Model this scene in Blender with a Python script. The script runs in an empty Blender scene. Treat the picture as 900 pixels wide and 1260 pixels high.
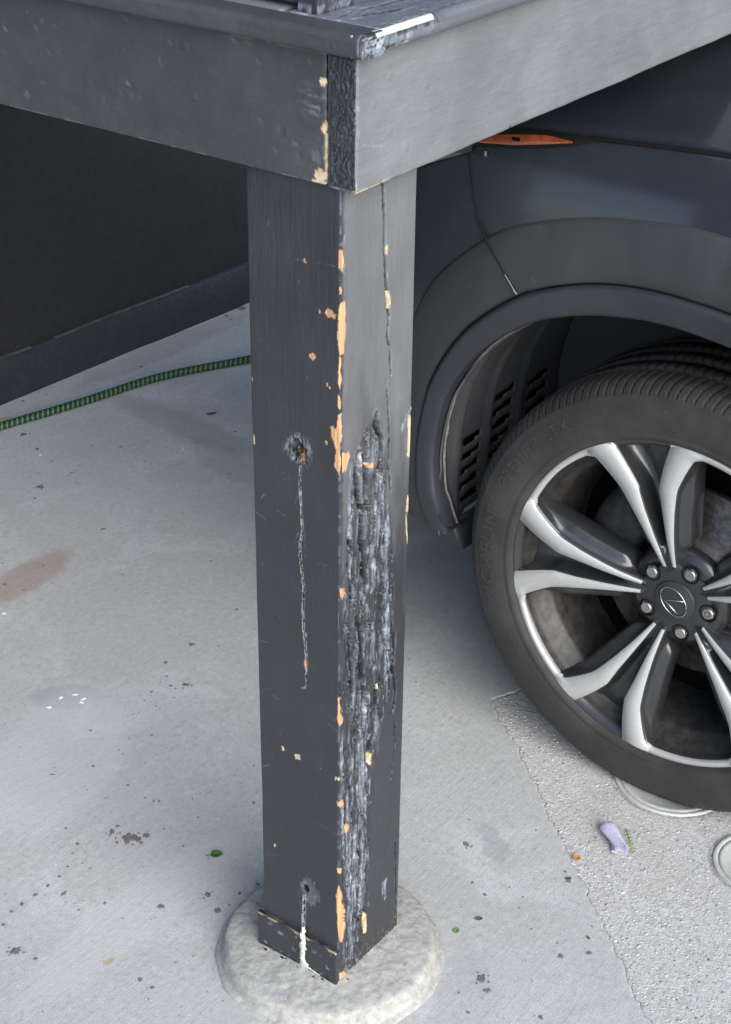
import bpy, bmesh, math, random
import numpy as np
from mathutils import Vector, Matrix
random.seed(7)
scene = bpy.context.scene

# ------------------------------------------------------------------ camera
YAW, PITCH, ROLL = 0.6328, 0.5132, 0.0118
cam_d = bpy.data.cameras.new("camera")
cam = bpy.data.objects.new("camera", cam_d)
scene.collection.objects.link(cam)
Fv = Vector((math.cos(PITCH)*math.cos(YAW), math.cos(PITCH)*math.sin(YAW), -math.sin(PITCH)))
Rv = Vector((math.sin(YAW), -math.cos(YAW), 0)); Uv = Rv.cross(Fv)
R2 = math.cos(ROLL)*Rv + math.sin(ROLL)*Uv; U2 = -math.sin(ROLL)*Rv + math.cos(ROLL)*Uv
M3 = Matrix((R2, U2, -Fv)).transposed()
cam.matrix_world = Matrix.Translation((-1.3897, -1.0572, 1.7823)) @ M3.to_4x4()
cam_d.sensor_fit = 'VERTICAL'; cam_d.sensor_height = 36.0
cam_d.lens = 36.0*2071.6/1260.0
cam_d.clip_start = 0.05; cam_d.clip_end = 2000
scene.camera = cam

# ------------------------------------------------------------------ sky, sun, exposure
SUN_EL, SUN_AZ = math.radians(30), math.radians(-115)      # azimuth of the direction TO the sun, from +x towards +y
world = bpy.data.worlds.new("World"); scene.world = world; world.use_nodes = True
wn = world.node_tree; wn.nodes.clear()
sky = wn.nodes.new('ShaderNodeTexSky'); sky.sky_type = 'NISHITA'; sky.sun_disc = False
sky.sun_elevation = SUN_EL; sky.sun_rotation = math.pi/2 - SUN_AZ
sky.air_density = 1.0; sky.dust_density = 1.0; sky.ozone_density = 1.0
bg = wn.nodes.new('ShaderNodeBackground'); bg.inputs['Strength'].default_value = 0.08
wo = wn.nodes.new('ShaderNodeOutputWorld')
wn.links.new(sky.outputs[0], bg.inputs[0]); wn.links.new(bg.outputs[0], wo.inputs[0])
sun_d = bpy.data.lights.new("sun", 'SUN'); sun_d.energy = 1.5; sun_d.angle = math.radians(58)
sun_d.color = (1.0, 0.985, 0.945)
sun = bpy.data.objects.new("sun", sun_d); scene.collection.objects.link(sun)
sdir = Vector((math.cos(SUN_EL)*math.cos(SUN_AZ), math.cos(SUN_EL)*math.sin(SUN_AZ), math.sin(SUN_EL)))
sun.rotation_euler = sdir.to_track_quat('Z', 'Y').to_euler(); sun.location = (0, -3, 6)
scene.view_settings.view_transform = 'Standard'; scene.view_settings.look = 'None'
scene.view_settings.gamma = 1.0; scene.view_settings.use_curve_mapping = False
scene.view_settings.exposure = 1.58

# ------------------------------------------------------------------ helpers
COL = scene.collection
def hash2(ix, iy, seed):
    h = (ix.astype(np.int64)*374761393 + iy.astype(np.int64)*668265263 + seed*1442695041) & 0xffffffff
    h = ((h ^ (h >> 13))*1274126177) & 0xffffffff
    h = h ^ (h >> 16)
    return (h & 0xffff)/65535.0
def vnoise(x, y, seed=0):
    x = np.asarray(x, float); y = np.asarray(y, float)
    x, y = np.broadcast_arrays(x, y)
    ix = np.floor(x); iy = np.floor(y); fx = x-ix; fy = y-iy
    fx = fx*fx*(3-2*fx); fy = fy*fy*(3-2*fy)
    a = hash2(ix, iy, seed); b = hash2(ix+1, iy, seed); c = hash2(ix, iy+1, seed); d = hash2(ix+1, iy+1, seed)
    return (a*(1-fx)+b*fx)*(1-fy) + (c*(1-fx)+d*fx)*fy
def fbm(x, y, seed=0, oct=4):
    x = np.asarray(x, float); y = np.asarray(y, float)
    t = 0; a = 0.5; n = 0
    for o in range(oct):
        t = t + a*vnoise(x*2**o+17.3*o, y*2**o+9.1*o, seed+o); n += a; a *= 0.5
    return t/n
def sstep(a, b, x):
    t = np.clip((np.asarray(x, float)-a)/(b-a), 0, 1); return t*t*(3-2*t)
def interp(x, pts):
    p = sorted(pts); return np.interp(x, [q[0] for q in p], [q[1] for q in p])

def link_mesh(name, me, mats, parent=None, smooth=True):
    if not isinstance(mats, (list, tuple)): mats = [mats]
    for m in mats: me.materials.append(m)
    if smooth: me.polygons.foreach_set('use_smooth', [True]*len(me.polygons))
    o = bpy.data.objects.new(name, me); COL.objects.link(o)
    if parent: o.parent = parent
    return o
def mesh_np(name, V, Fq, mats, parent=None, smooth=True, wear=None, mi=None):
    """V (n,3) verts, Fq (m,4) quads or list of faces"""
    me = bpy.data.meshes.new(name)
    if isinstance(Fq, np.ndarray):
        k = Fq.shape[1]
        me.vertices.add(len(V)); me.vertices.foreach_set('co', np.asarray(V, np.float32).ravel())
        me.loops.add(Fq.size); me.loops.foreach_set('vertex_index', Fq.astype(np.int32).ravel())
        me.polygons.add(len(Fq))
        me.polygons.foreach_set('loop_start', np.arange(0, Fq.size, k, dtype=np.int32))
        me.polygons.foreach_set('loop_total', np.full(len(Fq), k, np.int32))
        me.update(calc_edges=True); me.validate()
    else:
        me.from_pydata([tuple(map(float, v)) for v in V], [], [tuple(map(int, f)) for f in Fq]); me.update()
    if wear is not None:
        wear = np.array(wear, np.float32); wear[:, 3] = 1-wear[:, 3]
        at = me.attributes.new('wear', 'FLOAT_COLOR', 'POINT')
        at.data.foreach_set('color', wear.ravel())
    o = link_mesh(name, me, mats, parent, smooth)
    if mi is not None: me.polygons.foreach_set('material_index', np.asarray(mi, np.int32))
    return o
def gridq(nr, nc, wrap=False, off=0):
    c = nc if wrap else nc-1
    i, j = np.meshgrid(np.arange(nr-1), np.arange(c), indexing='ij')
    j2 = (j+1) % nc
    return np.stack([i*nc+j, i*nc+j2, (i+1)*nc+j2, (i+1)*nc+j], -1).reshape(-1, 4)+off
def empty(name, loc=(0, 0, 0)):
    o = bpy.data.objects.new(name, None); COL.objects.link(o); o.location = loc; o.empty_display_size = 0.05; return o
def tag(o, label=None, cat=None, group=None, kind=None):
    if label: o['label'] = label
    if cat: o['category'] = cat
    if group: o['group'] = group
    if kind: o['kind'] = kind
    return o
def put(o, parent):
    """parent keeping world placement (parents here sit at known places without rotation)"""
    o.parent = parent; o.matrix_parent_inverse = Matrix.Translation(parent.location).inverted(); return o
class MB:
    def __init__(s): s.v = []; s.f = []; s.m = []
    def add(s, V, Fs, mi=0):
        o = len(s.v); s.v += [tuple(map(float, p)) for p in V]; s.f += [tuple(int(i)+o for i in f) for f in Fs]; s.m += [mi]*len(Fs)
    def box(s, a, b, mi=0):
        x0, y0, z0 = a; x1, y1, z1 = b
        s.add([(x0,y0,z0),(x1,y0,z0),(x1,y1,z0),(x0,y1,z0),(x0,y0,z1),(x1,y0,z1),(x1,y1,z1),(x0,y1,z1)],
              [(0,3,2,1),(4,5,6,7),(0,1,5,4),(1,2,6,5),(2,3,7,6),(3,0,4,7)], mi)
    def tube(s, pts, r, n=12, mi=0, cap=True):
        P = [Vector(p) for p in pts]; rings = []
        up = Vector((0, 0, 1))
        for i, p in enumerate(P):
            t = (P[min(i+1, len(P)-1)]-P[max(i-1, 0)]).normalized()
            u = t.cross(up)
            if u.length < 1e-3: u = t.cross(Vector((0, 1, 0)))
            u.normalize(); w = u.cross(t); rr = r[i] if hasattr(r, '__len__') else r
            rings.append([p+(u*math.cos(2*math.pi*k/n)+w*math.sin(2*math.pi*k/n))*rr for k in range(n)])
        V = [q for g in rings for q in g]
        Fs = [(i*n+k, i*n+(k+1) % n, (i+1)*n+(k+1) % n, (i+1)*n+k) for i in range(len(P)-1) for k in range(n)]
        if cap: Fs += [tuple(range(n))[::-1], tuple((len(P)-1)*n+k for k in range(n))]
        s.add(V, Fs, mi)
    def build(s, name, mats, parent=None, smooth=False, bevel=0, seg=2):
        me = bpy.data.meshes.new(name); me.from_pydata(s.v, [], s.f); me.update()
        o = link_mesh(name, me, mats, parent, smooth)
        me.polygons.foreach_set('material_index', s.m)
        if bevel:
            md = o.modifiers.new('bevel', 'BEVEL'); md.width = bevel; md.segments = seg; md.limit_method = 'ANGLE'; md.angle_limit = math.radians(40)
        return o

# rounded rectangle cross-section: columns (b, c, nb, nc, s); s = running length
def rrect(b0, b1, c0, c1, r, step, start='b0', coarse=None, arcn=5):
    """runs: side b=b0 (from c1 down to c0), corner, side c=c0 (b0..b1), corner, side b=b1, corner, side c=c1.
       s is -(c-c0) on side b0, +(b-b0) on side c0, 1e3+ elsewhere"""
    out = []
    def side(p, q, n, nrm, sf):
        for k in range(n):
            t = (k+0.0)/n
            b = p[0]+(q[0]-p[0])*t; c = p[1]+(q[1]-p[1])*t
            out.append((b, c, nrm[0], nrm[1], sf(b, c)))
    def arc(cb, cc, a0, a1, s0, s1):
        for k in range(arcn):
            t = k/arcn; a = a0+(a1-a0)*t
            out.append((cb+r*math.cos(a), cc+r*math.sin(a), math.cos(a), math.sin(a), s0+(s1-s0)*t))
    H = math.pi/2; co = coarse or step
    n = lambda L, st: max(2, int(round(L/st)))
    side((b0, c1-r), (b0, c0+r), n(c1-c0-2*r, step), (-1, 0), lambda b, c: -(c-c0))
    arc(b0+r, c0+r, 2*H, 3*H, -r, r)
    side((b0+r, c0), (b1-r, c0), n(b1-b0-2*r, step), (0, -1), lambda b, c: b-b0)
    arc(b1-r, c0+r, 3*H, 4*H, b1-b0-r, b1-b0+r)
    side((b1, c0+r), (b1, c1-r), n(c1-c0-2*r, co), (1, 0), lambda b, c: 10+c)
    arc(b1-r, c1-r, 0, H, 12, 12)
    side((b1-r, c1), (b0+r, c1), n(b1-b0-2*r, co), (0, 1), lambda b, c: 14+b)
    arc(b0+r, c1-r, H, 2*H, -(c1-c0)+r-0, -(c1-c0)+r)
    return np.array(out)
def sweep(name, cols, ts, axis, disp=None, mats=None, parent=None, caps=True):
    """axis 'x','y','z'. For z: (b,c)=(x,y); x: (b,c)=(y,z); y: (b,c)=(x,z)"""
    T, S = np.meshgrid(ts, cols[:, 4], indexing='ij')
    d = 0; wear = None
    lit_tone = None
    if disp is not None:
        res = disp(S, T); d, wear = res[:2]
        if len(res) > 2: lit_tone = res[2].ravel()
    Bc = cols[None, :, 0] - cols[None, :, 2]*d
    Cc = cols[None, :, 1] - cols[None, :, 3]*d
    Bc = np.broadcast_to(Bc, T.shape); Cc = np.broadcast_to(Cc, T.shape)
    V = {'z': (Bc, Cc, T), 'x': (T, Bc, Cc), 'y': (Bc, T, Cc)}[axis]
    V = np.stack(V, -1).reshape(-1, 3)
    nr, nc = T.shape
    Q = gridq(nr, nc, True)
    if axis == 'y': Q = Q[:, ::-1]
    w = wear.reshape(-1, 4).copy() if wear is not None else np.zeros((len(V), 4))
    if caps:
        c0 = V[:nc].mean(0); c1 = V[-nc:].mean(0); n0 = len(V)
        V = np.vstack([V, c0, c1]); w = np.vstack([w, np.zeros((2, 4))])
        k = np.arange(nc); k2 = (k+1) % nc
        a = np.stack([np.full(nc, n0), k2, k, k], -1); b = np.stack([np.full(nc, n0+1), (nr-1)*nc+k, (nr-1)*nc+k2, (nr-1)*nc+k2], -1)
        tri = [tuple(t[:3]) for t in np.vstack([a, b])]
        me = bpy.data.meshes.new(name)
        me.from_pydata(V.tolist(), [], Q.tolist()+[tuple(map(int, t)) for t in tri]); me.update()
        w = w.copy(); w[:, 3] = 1-w[:, 3]
        at = me.attributes.new('wear', 'FLOAT_COLOR', 'POINT'); at.data.foreach_set('color', w.astype(np.float32).ravel())
        if lit_tone is not None:
            ac = me.attributes.new('lit_tone', 'FLOAT', 'POINT'); ac.data.foreach_set('value', np.r_[lit_tone, 0, 0].astype(np.float32))
        o = link_mesh(name, me, mats, parent, True)
        return o
    return mesh_np(name, V, Q, mats, parent, True, w)
def inpoly(px, py, poly):
    r = np.zeros(px.shape, bool); n = len(poly)
    for i in range(n):
        x0, y0 = poly[i]; x1, y1 = poly[(i+1) % n]
        if y0 == y1: continue
        c = ((y0 > py) != (y1 > py)) & (px < (x1-x0)*(py-y0)/(y1-y0)+x0)
        r ^= c
    return r
def dpoly(px, py, line):
    """distance to a polyline"""
    d = np.full(px.shape, 1e9)
    for (x0, y0), (x1, y1) in zip(line[:-1], line[1:]):
        dx, dy = x1-x0, y1-y0; L = dx*dx+dy*dy+1e-12
        t = np.clip(((px-x0)*dx+(py-y0)*dy)/L, 0, 1)
        d = np.minimum(d, np.hypot(px-x0-t*dx, py-y0-t*dy))
    return d

# ------------------------------------------------------------------ materials
def N(nt, t, **kw):
    n = nt.nodes.new(t)
    for k, v in kw.items():
        if k in n.inputs: n.inputs[k].default_value = v
        else: setattr(n, k, v)
    return n
def newmat(name):
    m = bpy.data.materials.new(name); m.use_nodes = True; nt = m.node_tree
    b = nt.nodes['Principled BSDF']; return m, nt, b
def c4(c): return (c[0], c[1], c[2], 1)
def ramp(nt, fac, stops):
    r = nt.nodes.new('ShaderNodeValToRGB'); e = r.color_ramp.elements
    while len(e) > 1: e.remove(e[-1])
    e[0].position = stops[0][0]; e[0].color = c4(stops[0][1])
    for p, c in stops[1:]:
        x = e.new(p); x.color = c4(c)
    nt.links.new(fac, r.inputs[0]); return r.outputs[0]
def noise(nt, vec, scale, detail=4, rough=0.55, dist=0.0):
    n = N(nt, 'ShaderNodeTexNoise', Scale=scale, Detail=detail, Roughness=rough, Distortion=dist)
    nt.links.new(vec, n.inputs['Vector']); return n.outputs['Fac']
def mapping(nt, vec, scale=(1, 1, 1), rot=(0, 0, 0), loc=(0, 0, 0)):
    m = N(nt, 'ShaderNodeMapping'); m.inputs['Scale'].default_value = scale; m.inputs['Rotation'].default_value = rot; m.inputs['Location'].default_value = loc
    nt.links.new(vec, m.inputs['Vector']); return m.outputs[0]
def mixc(nt, fac, a, b, blend='MIX'):
    m = nt.nodes.new('ShaderNodeMix'); m.data_type = 'RGBA'; m.blend_type = blend
    for sock, v in ((m.inputs[0], fac), (m.inputs[6], a), (m.inputs[7], b)):
        if hasattr(v, 'links') or hasattr(v, 'is_linked'): nt.links.new(v, sock)
        elif isinstance(v, (tuple, list)): sock.default_value = c4(v)
        else: sock.default_value = v
    return m.outputs[2]
def math_(nt, op, a, b=None, c=None, clamp=False):
    m = nt.nodes.new('ShaderNodeMath'); m.operation = op; m.use_clamp = clamp
    for i, v in enumerate((a, b, c)):
        if v is None: continue
        if hasattr(v, 'is_linked'): nt.links.new(v, m.inputs[i])
        else: m.inputs[i].default_value = v
    return m.outputs[0]
def mrange(nt, v, a, b, c=0.0, d=1.0):
    m = N(nt, 'ShaderNodeMapRange'); m.interpolation_type = 'SMOOTHSTEP'
    nt.links.new(v, m.inputs[0])
    for i, q in enumerate((a, b, c, d)): m.inputs[i+1].default_value = q
    return m.outputs[0]
def bump(nt, h, dist, strength=1.0, prev=None):
    b = N(nt, 'ShaderNodeBump'); b.inputs['Distance'].default_value = dist; b.inputs['Strength'].default_value = strength
    nt.links.new(h, b.inputs['Height'])
    if prev is not None: nt.links.new(prev, b.inputs['Normal'])
    return b.outputs[0]
def objco(nt): return nt.nodes.new('ShaderNodeTexCoord').outputs['Object']

def painted_wood(name, axis, base=(0.092, 0.094, 0.101), rough=0.42, grain=1.0, relief=1.0):
    """old charcoal paint on timber; grain runs along axis; colour attribute wear = (bare, weathered and glints, crevice, filler)"""
    m, nt, b = newmat(name); co = objco(nt)
    st = [38, 38, 38]; st['xyz'.index(axis)] = 1.6
    g = noise(nt, mapping(nt, co, st), 9, 5, 0.6)
    st2 = [16, 16, 16]; st2['xyz'.index(axis)] = 2.0
    brush = noise(nt, mapping(nt, co, st2), 11, 3, 0.6)
    blot = noise(nt, co, 7, 5, 0.6)
    fine = noise(nt, co, 420, 2, 0.5)
    mid = noise(nt, co, 60, 4, 0.6)
    col = mixc(nt, mrange(nt, blot, 0.3, 0.75), tuple(c*0.86 for c in base), tuple(c*1.14 for c in base))
    col = mixc(nt, mrange(nt, brush, 0.56, 0.8, 0, 0.22), col, tuple(c*1.4 for c in base))
    col = mixc(nt, mrange(nt, mid, 0.6, 0.8, 0, 0.25), col, tuple(c*0.7 for c in base))
    scr = noise(nt, mapping(nt, co, (1, 1, 1), (0.6, 0.9, 0.4)), 55, 2, 0.4, 2.5)
    line = math_(nt, 'LESS_THAN', math_(nt, 'ABSOLUTE', math_(nt, 'SUBTRACT', scr, 0.5)), 0.0022)
    gate = mrange(nt, noise(nt, co, 14, 2, 0.5), 0.60, 0.70)
    col = mixc(nt, math_(nt, 'MULTIPLY', math_(nt, 'MULTIPLY', line, gate), 0.35), col, (0.35, 0.36, 0.37))
    ck = nt.nodes.new('ShaderNodeAttribute'); ck.attribute_name = 'lit_tone'  # paler tone that paints in the light on the bright post face
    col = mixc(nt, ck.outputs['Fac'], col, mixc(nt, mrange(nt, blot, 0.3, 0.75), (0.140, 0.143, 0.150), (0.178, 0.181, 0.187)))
    at = nt.nodes.new('ShaderNodeAttribute'); at.attribute_name = 'wear'
    sp = nt.nodes.new('ShaderNodeSeparateColor'); nt.links.new(at.outputs['Color'], sp.inputs[0])
    weath_glint = ramp(nt, mid, [(0.25, (0.085, 0.09, 0.105)), (0.5, (0.20, 0.225, 0.27)), (0.75, (0.50, 0.545, 0.62))])
    col = mixc(nt, sp.outputs[1], col, weath_glint)
    bare = ramp(nt, g, [(0.28, (0.30, 0.16, 0.075)), (0.42, (0.50, 0.275, 0.135)), (0.58, (0.60, 0.345, 0.18)), (0.75, (0.66, 0.44, 0.27))])
    col = mixc(nt, sp.outputs[0], col, bare)
    fill = ramp(nt, mid, [(0.3, (0.40, 0.30, 0.16)), (0.6, (0.68, 0.55, 0.36))])
    col = mixc(nt, math_(nt, 'SUBTRACT', 1.0, at.outputs['Alpha']), col, fill)
    rot = ramp(nt, g, [(0.35, (0.004, 0.0038, 0.0035)), (0.55, (0.014, 0.012, 0.010)), (0.75, (0.05, 0.040, 0.031))])
    col = mixc(nt, sp.outputs[2], col, rot)
    nt.links.new(col, b.inputs['Base Color'])
    rr = math_(nt, 'ADD', math_(nt, 'MULTIPLY', blot, 0.22), rough-0.11)
    rr = math_(nt, 'ADD', rr, math_(nt, 'MULTIPLY', sp.outputs[0], 0.35))
    rr = math_(nt, 'SUBTRACT', rr, math_(nt, 'MULTIPLY', sp.outputs[1], 0.20))
    rr = math_(nt, 'ADD', rr, math_(nt, 'MULTIPLY', sp.outputs[2], 0.4), clamp=True)
    nt.links.new(rr, b.inputs['Roughness'])
    n1 = bump(nt, g, 0.00035*grain, 0.8)
    n2 = bump(nt, brush, 0.0005*relief, 0.7, n1)
    n3 = bump(nt, mid, 0.0009*relief, 0.55, n2)
    n4 = bump(nt, fine, 0.0003, 0.5, n3)
    nt.links.new(n4, b.inputs['Normal'])
    nt.links.new(math_(nt, 'SUBTRACT', 0.45, math_(nt, 'MULTIPLY', sp.outputs[2], 0.43)), b.inputs['Specular IOR Level'])
    return m
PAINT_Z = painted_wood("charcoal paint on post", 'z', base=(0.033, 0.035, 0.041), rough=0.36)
PAINT_X = painted_wood("light-raised grey paint along board x", 'x', base=(0.164, 0.168, 0.177), rough=0.5, relief=2.2)  # base raised to paint in the light on the long fascia
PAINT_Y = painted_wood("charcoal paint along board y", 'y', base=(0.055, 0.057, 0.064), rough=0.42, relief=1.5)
PAINT_DECK = painted_wood("worn grey deck paint", 'x', base=(0.13, 0.14, 0.155), rough=0.36, grain=2.0)

def simple(name, col, rough=0.5, metal=0.0, nscale=60, var=0.15, bumpd=0.0004, spec=0.5, coat=0.0, aniso=None):
    m, nt, b = newmat(name); co = objco(nt)
    n = noise(nt, co, nscale, 4, 0.6)
    big = noise(nt, co, nscale*0.12, 3, 0.6)
    c = mixc(nt, mrange(nt, n, 0.3, 0.7), tuple(x*(1-var) for x in col), tuple(min(1, x*(1+var)) for x in col))
    c = mixc(nt, mrange(nt, big, 0.35, 0.7, 0, var*1.5), c, tuple(x*0.6 for x in col))
    nt.links.new(c, b.inputs['Base Color'])
    nt.links.new(math_(nt, 'ADD', math_(nt, 'MULTIPLY', big, 0.16), rough-0.08, clamp=True), b.inputs['Roughness'])
    b.inputs['Metallic'].default_value = metal; b.inputs['Specular IOR Level'].default_value = spec
    b.inputs['Coat Weight'].default_value = coat; b.inputs['Coat Roughness'].default_value = 0.06
    if bumpd: nt.links.new(bump(nt, n, bumpd, 0.6), b.inputs['Normal'])
    return m

# wear marks and pale painted glints on the post, in millimetres on its surface (u, z): u<0 on the shaded face, u>0 on the bright face
BARE=[[(-1.8,1128.2),(2.6,1127.4),(5.9,1113.8),(1.9,1101.8),(-2.3,1105.8)],
 [(-1.6,1083.4),(2.0,1082.7),(2.9,1076.2),(-1.0,1075.0)],
 [(2.1,1065.7),(8.3,1063.7),(9.7,1045.6),(10.7,1023.3),(6.7,999.7),(-0.7,1001.9),(-4.6,1023.0),(-3.1,1042.6),(-2.2,1059.1)],
 [(-2.0,1001.5),(2.5,995.6),(0.4,982.3),(3.4,972.8),(-0.6,956.8),(-2.9,967.5),(-1.9,984.7)],
 [(-3.5,951.7),(0.6,948.2),(0.7,933.8),(-2.8,936.1)],
 [(-2.7,927.5),(3.7,928.3),(2.1,910.0),(0.9,881.1),(-5.9,875.2),(-7.6,896.8)],
 [(-14.3,907.6),(-9.5,910.5),(-4.6,900.6),(-3.1,926.5),(2.2,926.6),(4.5,900.2),(0.3,884.7),(2.5,863.6),(-0.6,848.4),(-7.8,856.3),(-6.2,877.1),(-12.7,895.2)],
 [(4.6,874.3),(17.4,872.0),(20.9,864.7),(11.2,848.3),(4.7,849.5)],
 [(-23.2,1048.3),(-15.9,1054.3),(-6.3,1049.9),(-7.9,1044.1),(-17.5,1042.9)],
 [(-45.3,989.6),(-38.7,994.2),(-33.8,989.9),(-38.8,984.3)],
 [(-20.1,960.3),(-16.9,961.8),(-17.5,956.2),(-20.2,956.3)],
 [(-15.9,958.7),(-12.9,960.1),(-12.9,956.1),(-15.6,955.3)],
 [(-31.0,1047.4),(-27.7,1048.2),(-27.7,1044.4),(-31.0,1043.6)],
 [(-51.8,1106.0),(-49.6,1106.6),(-49.3,1101.3),(-51.5,1100.7)],
 [(1.3,689.9),(11.0,685.1),(12.5,676.4),(5.8,673.4),(1.3,678.8)],
 [(-2.0,526.9),(4.3,525.3),(6.8,506.7),(2.1,506.0),(9.2,484.5),(2.3,479.9),(-2.5,488.8)],
 [(-3.3,358.0),(7.6,358.3),(11.5,348.4),(-1.4,349.7)],
 [(10.3,311.9),(23.5,305.0),(20.2,292.0),(11.9,299.6)],
 [(-3.0,243.8),(5.9,242.4),(5.9,233.5),(-1.1,235.5)],
 [(0.5,215.4),(10.4,187.5),(14.1,126.6),(8.9,103.5),(0.9,112.3),(-2.5,167.5),(-4.5,192.5)],
 [(2.5,51.1),(18.1,41.6),(21.6,24.8),(4.6,28.8)],
 [(47.4,886.0),(51.8,887.2),(51.9,878.4),(48.5,876.8)],
 [(-22.4,887.9),(-18.5,887.7),(-19.1,881.7),(-21.7,882.3)],
 [(50.4,842.2),(63.8,838.1),(61.7,831.5),(52.7,836.8)],
 [(-56.7,561.3),(-51.3,563.5),(-51.5,549.9),(-55.8,546.4)]]
BEIGE=[[(136.9,874.5),(145.0,868.3),(147.5,843.2),(142.6,811.5),(137.2,816.8),(137.9,847.0)],
 [(139.9,759.6),(146.4,753.6),(143.2,735.9),(137.0,735.5)],
 [(138.5,734.9),(142.6,704.1),(147.8,682.1),(142.2,688.0),(137.5,722.5)],
 [(86.4,1110.0),(89.1,1107.8),(88.6,1095.8),(85.9,1097.9)],
 [(88.9,1053.0),(95.5,1042.6),(95.8,1031.2),(93.5,1017.9),(89.5,1033.3)],
 [(79.5,538.2),(84.4,535.5),(82.2,526.4),(78.8,528.2)],
 [(77.8,506.2),(87.7,500.6),(83.9,494.0),(79.0,496.8)],
 [(-75.8,401.2),(-65.6,404.8),(-63.1,400.5),(-71.3,395.9)],
 [(-96.7,406.0),(-92.9,406.7),(-91.5,401.8),(-95.6,400.6)],
 [(-7.0,396.3),(1.7,397.9),(1.7,394.3),(-5.9,392.9)],
 [(60.4,404.0),(70.4,396.0),(69.7,378.0),(60.7,385.5)],
 [(55.9,122.4),(65.6,115.2),(66.3,79.2),(59.3,82.8)],
 [(-133.4,866.7),(-130.2,857.3),(-129.8,847.0),(-133.3,845.9)],
 [(-133.7,939.0),(-130.9,936.8),(-131.1,930.8),(-133.2,930.2)],
 [(-113.3,226.8),(-110.1,228.4),(-110.2,224.4),(-113.4,222.8)],
 [(-113.0,227.7),(-109.3,229.6),(-109.4,224.9),(-113.1,223.0)]]
CREV=[([(71.3,899.9),(69.4,886.0),(67.5,872.1)],5.6),
 ([(71.3,899.9),(76.3,874.5),(84.3,859.5),(83.0,839.1),(73.1,822.2),(71.7,783.2)],4.7),
 ([(36.9,861.0),(35.1,835.2),(35.5,808.2),(42.5,777.7),(43.2,737.3)],6.8),
 ([(20.7,747.7),(18.7,727.0),(16.6,715.5)],3.7),
 ([(47.7,732.0),(50.6,699.2),(55.7,664.5),(49.1,648.4),(37.9,624.6),(47.8,586.3),(43.6,554.9)],4.3),
 ([(70.8,607.6),(64.1,591.1)],4.3),
 ([(112.8,642.9),(112.2,586.3),(116.8,514.8)],2.5),
 ([(47.6,599.4),(43.4,568.1),(48.6,531.2),(54.0,493.4),(52.2,455.7)],5.0),
 ([(78.0,497.3),(81.3,460.0),(77.0,433.9),(67.5,414.2),(65.6,386.1)],4.3),
 ([(117.8,562.4),(117.0,510.8),(123.3,468.2),(119.2,438.0)],3.7),
 ([(125.0,416.4),(124.3,357.4),(117.6,323.7)],1.9),
 ([(47.4,289.1),(48.1,238.4),(43.9,182.1),(44.4,141.4)],2.2),
 ([(19.7,614.0),(22.4,572.7),(27.6,515.4)],2.5),
 ([(77.9,1185.0),(80.0,1155.8),(82.3,1133.9),(82.1,1109.9),(85.0,1084.6),(87.9,1058.9),(90.7,1038.5),(93.5,1017.9)],2.9),
 ([(93.5,1017.9),(90.6,993.2),(97.1,973.6),(99.4,940.6)],1.9),
 ([(92.9,923.5),(99.1,862.5),(98.0,823.9),(103.8,781.5)],1.6),
 ([(-58.9,845.7),(-60.9,818.2),(-58.9,788.7),(-57.2,752.4),(-61.9,732.1),(-59.8,701.3),(-55.6,671.0),(-57.7,637.8),(-56.3,605.4),(-53.0,573.3),(-52.1,553.4)],2.2),
 ([(-53.5,602.8),(-53.2,559.4),(-52.4,522.2),(-60.7,517.5)],1.6),
 ([(-59.3,162.4),(-60.6,135.0),(-62.0,90.9),(-64.0,56.7),(-62.7,23.9)],3.7),
 ([(132.2,202.0),(137.1,117.8),(136.2,57.5)],2.9)]
LIGHT=[([(21.9,852.6),(20.2,805.8),(18.5,745.7),(23.5,693.2)],5.6),
 ([(71.7,783.2),(74.7,750.9),(73.1,720.2)],7.8),
 ([(82.3,815.3),(90.2,775.1),(96.2,725.4),(92.7,678.9),(101.3,625.4),(100.8,558.1),(106.9,516.7)],9.3),
 ([(58.8,494.2),(50.0,442.7),(45.5,420.3)],12.4),
 ([(45.5,420.3),(53.6,367.8),(52.0,312.7)],17.1),
 ([(20.1,570.6),(27.6,522.4)],4.3),
 ([(26.3,417.6),(28.9,401.6)],7.8),
 ([(37.4,291.9),(35.7,227.4),(34.1,148.9)],9.3),
 ([(19.7,352.4),(22.6,294.2),(18.3,220.0),(23.9,156.4)],5.6),
 ([(55.8,233.1),(54.8,133.7)],7.8),
 ([(7.0,468.4),(5.0,398.3),(7.0,304.7)],5.0),
 ([(19.1,328.7),(19.9,227.4),(27.5,116.5),(31.5,58.8)],10.6),
 ([(48.4,309.4),(53.3,204.0),(47.7,128.5)],9.0),
 ([(126.8,857.4),(134.1,872.6),(144.5,880.5)],6.8),
 ([(48.0,853.5),(65.6,858.2),(70.3,844.3),(57.1,834.9)],12.4),
 ([(61.6,719.3),(69.1,690.2),(69.8,657.6)],9.3),
 ([(71.3,586.9),(67.5,537.9)],6.2),
 ([(100.4,571.6),(99.9,502.6)],7.8),
 ([(107.0,145.2),(110.5,113.8)],9.3),
 ([(7.8,1139.4),(5.8,1129.5),(5.2,1098.2)],3.2),
 ([(93.7,933.9),(95.1,915.5)],2.6)]
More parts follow.
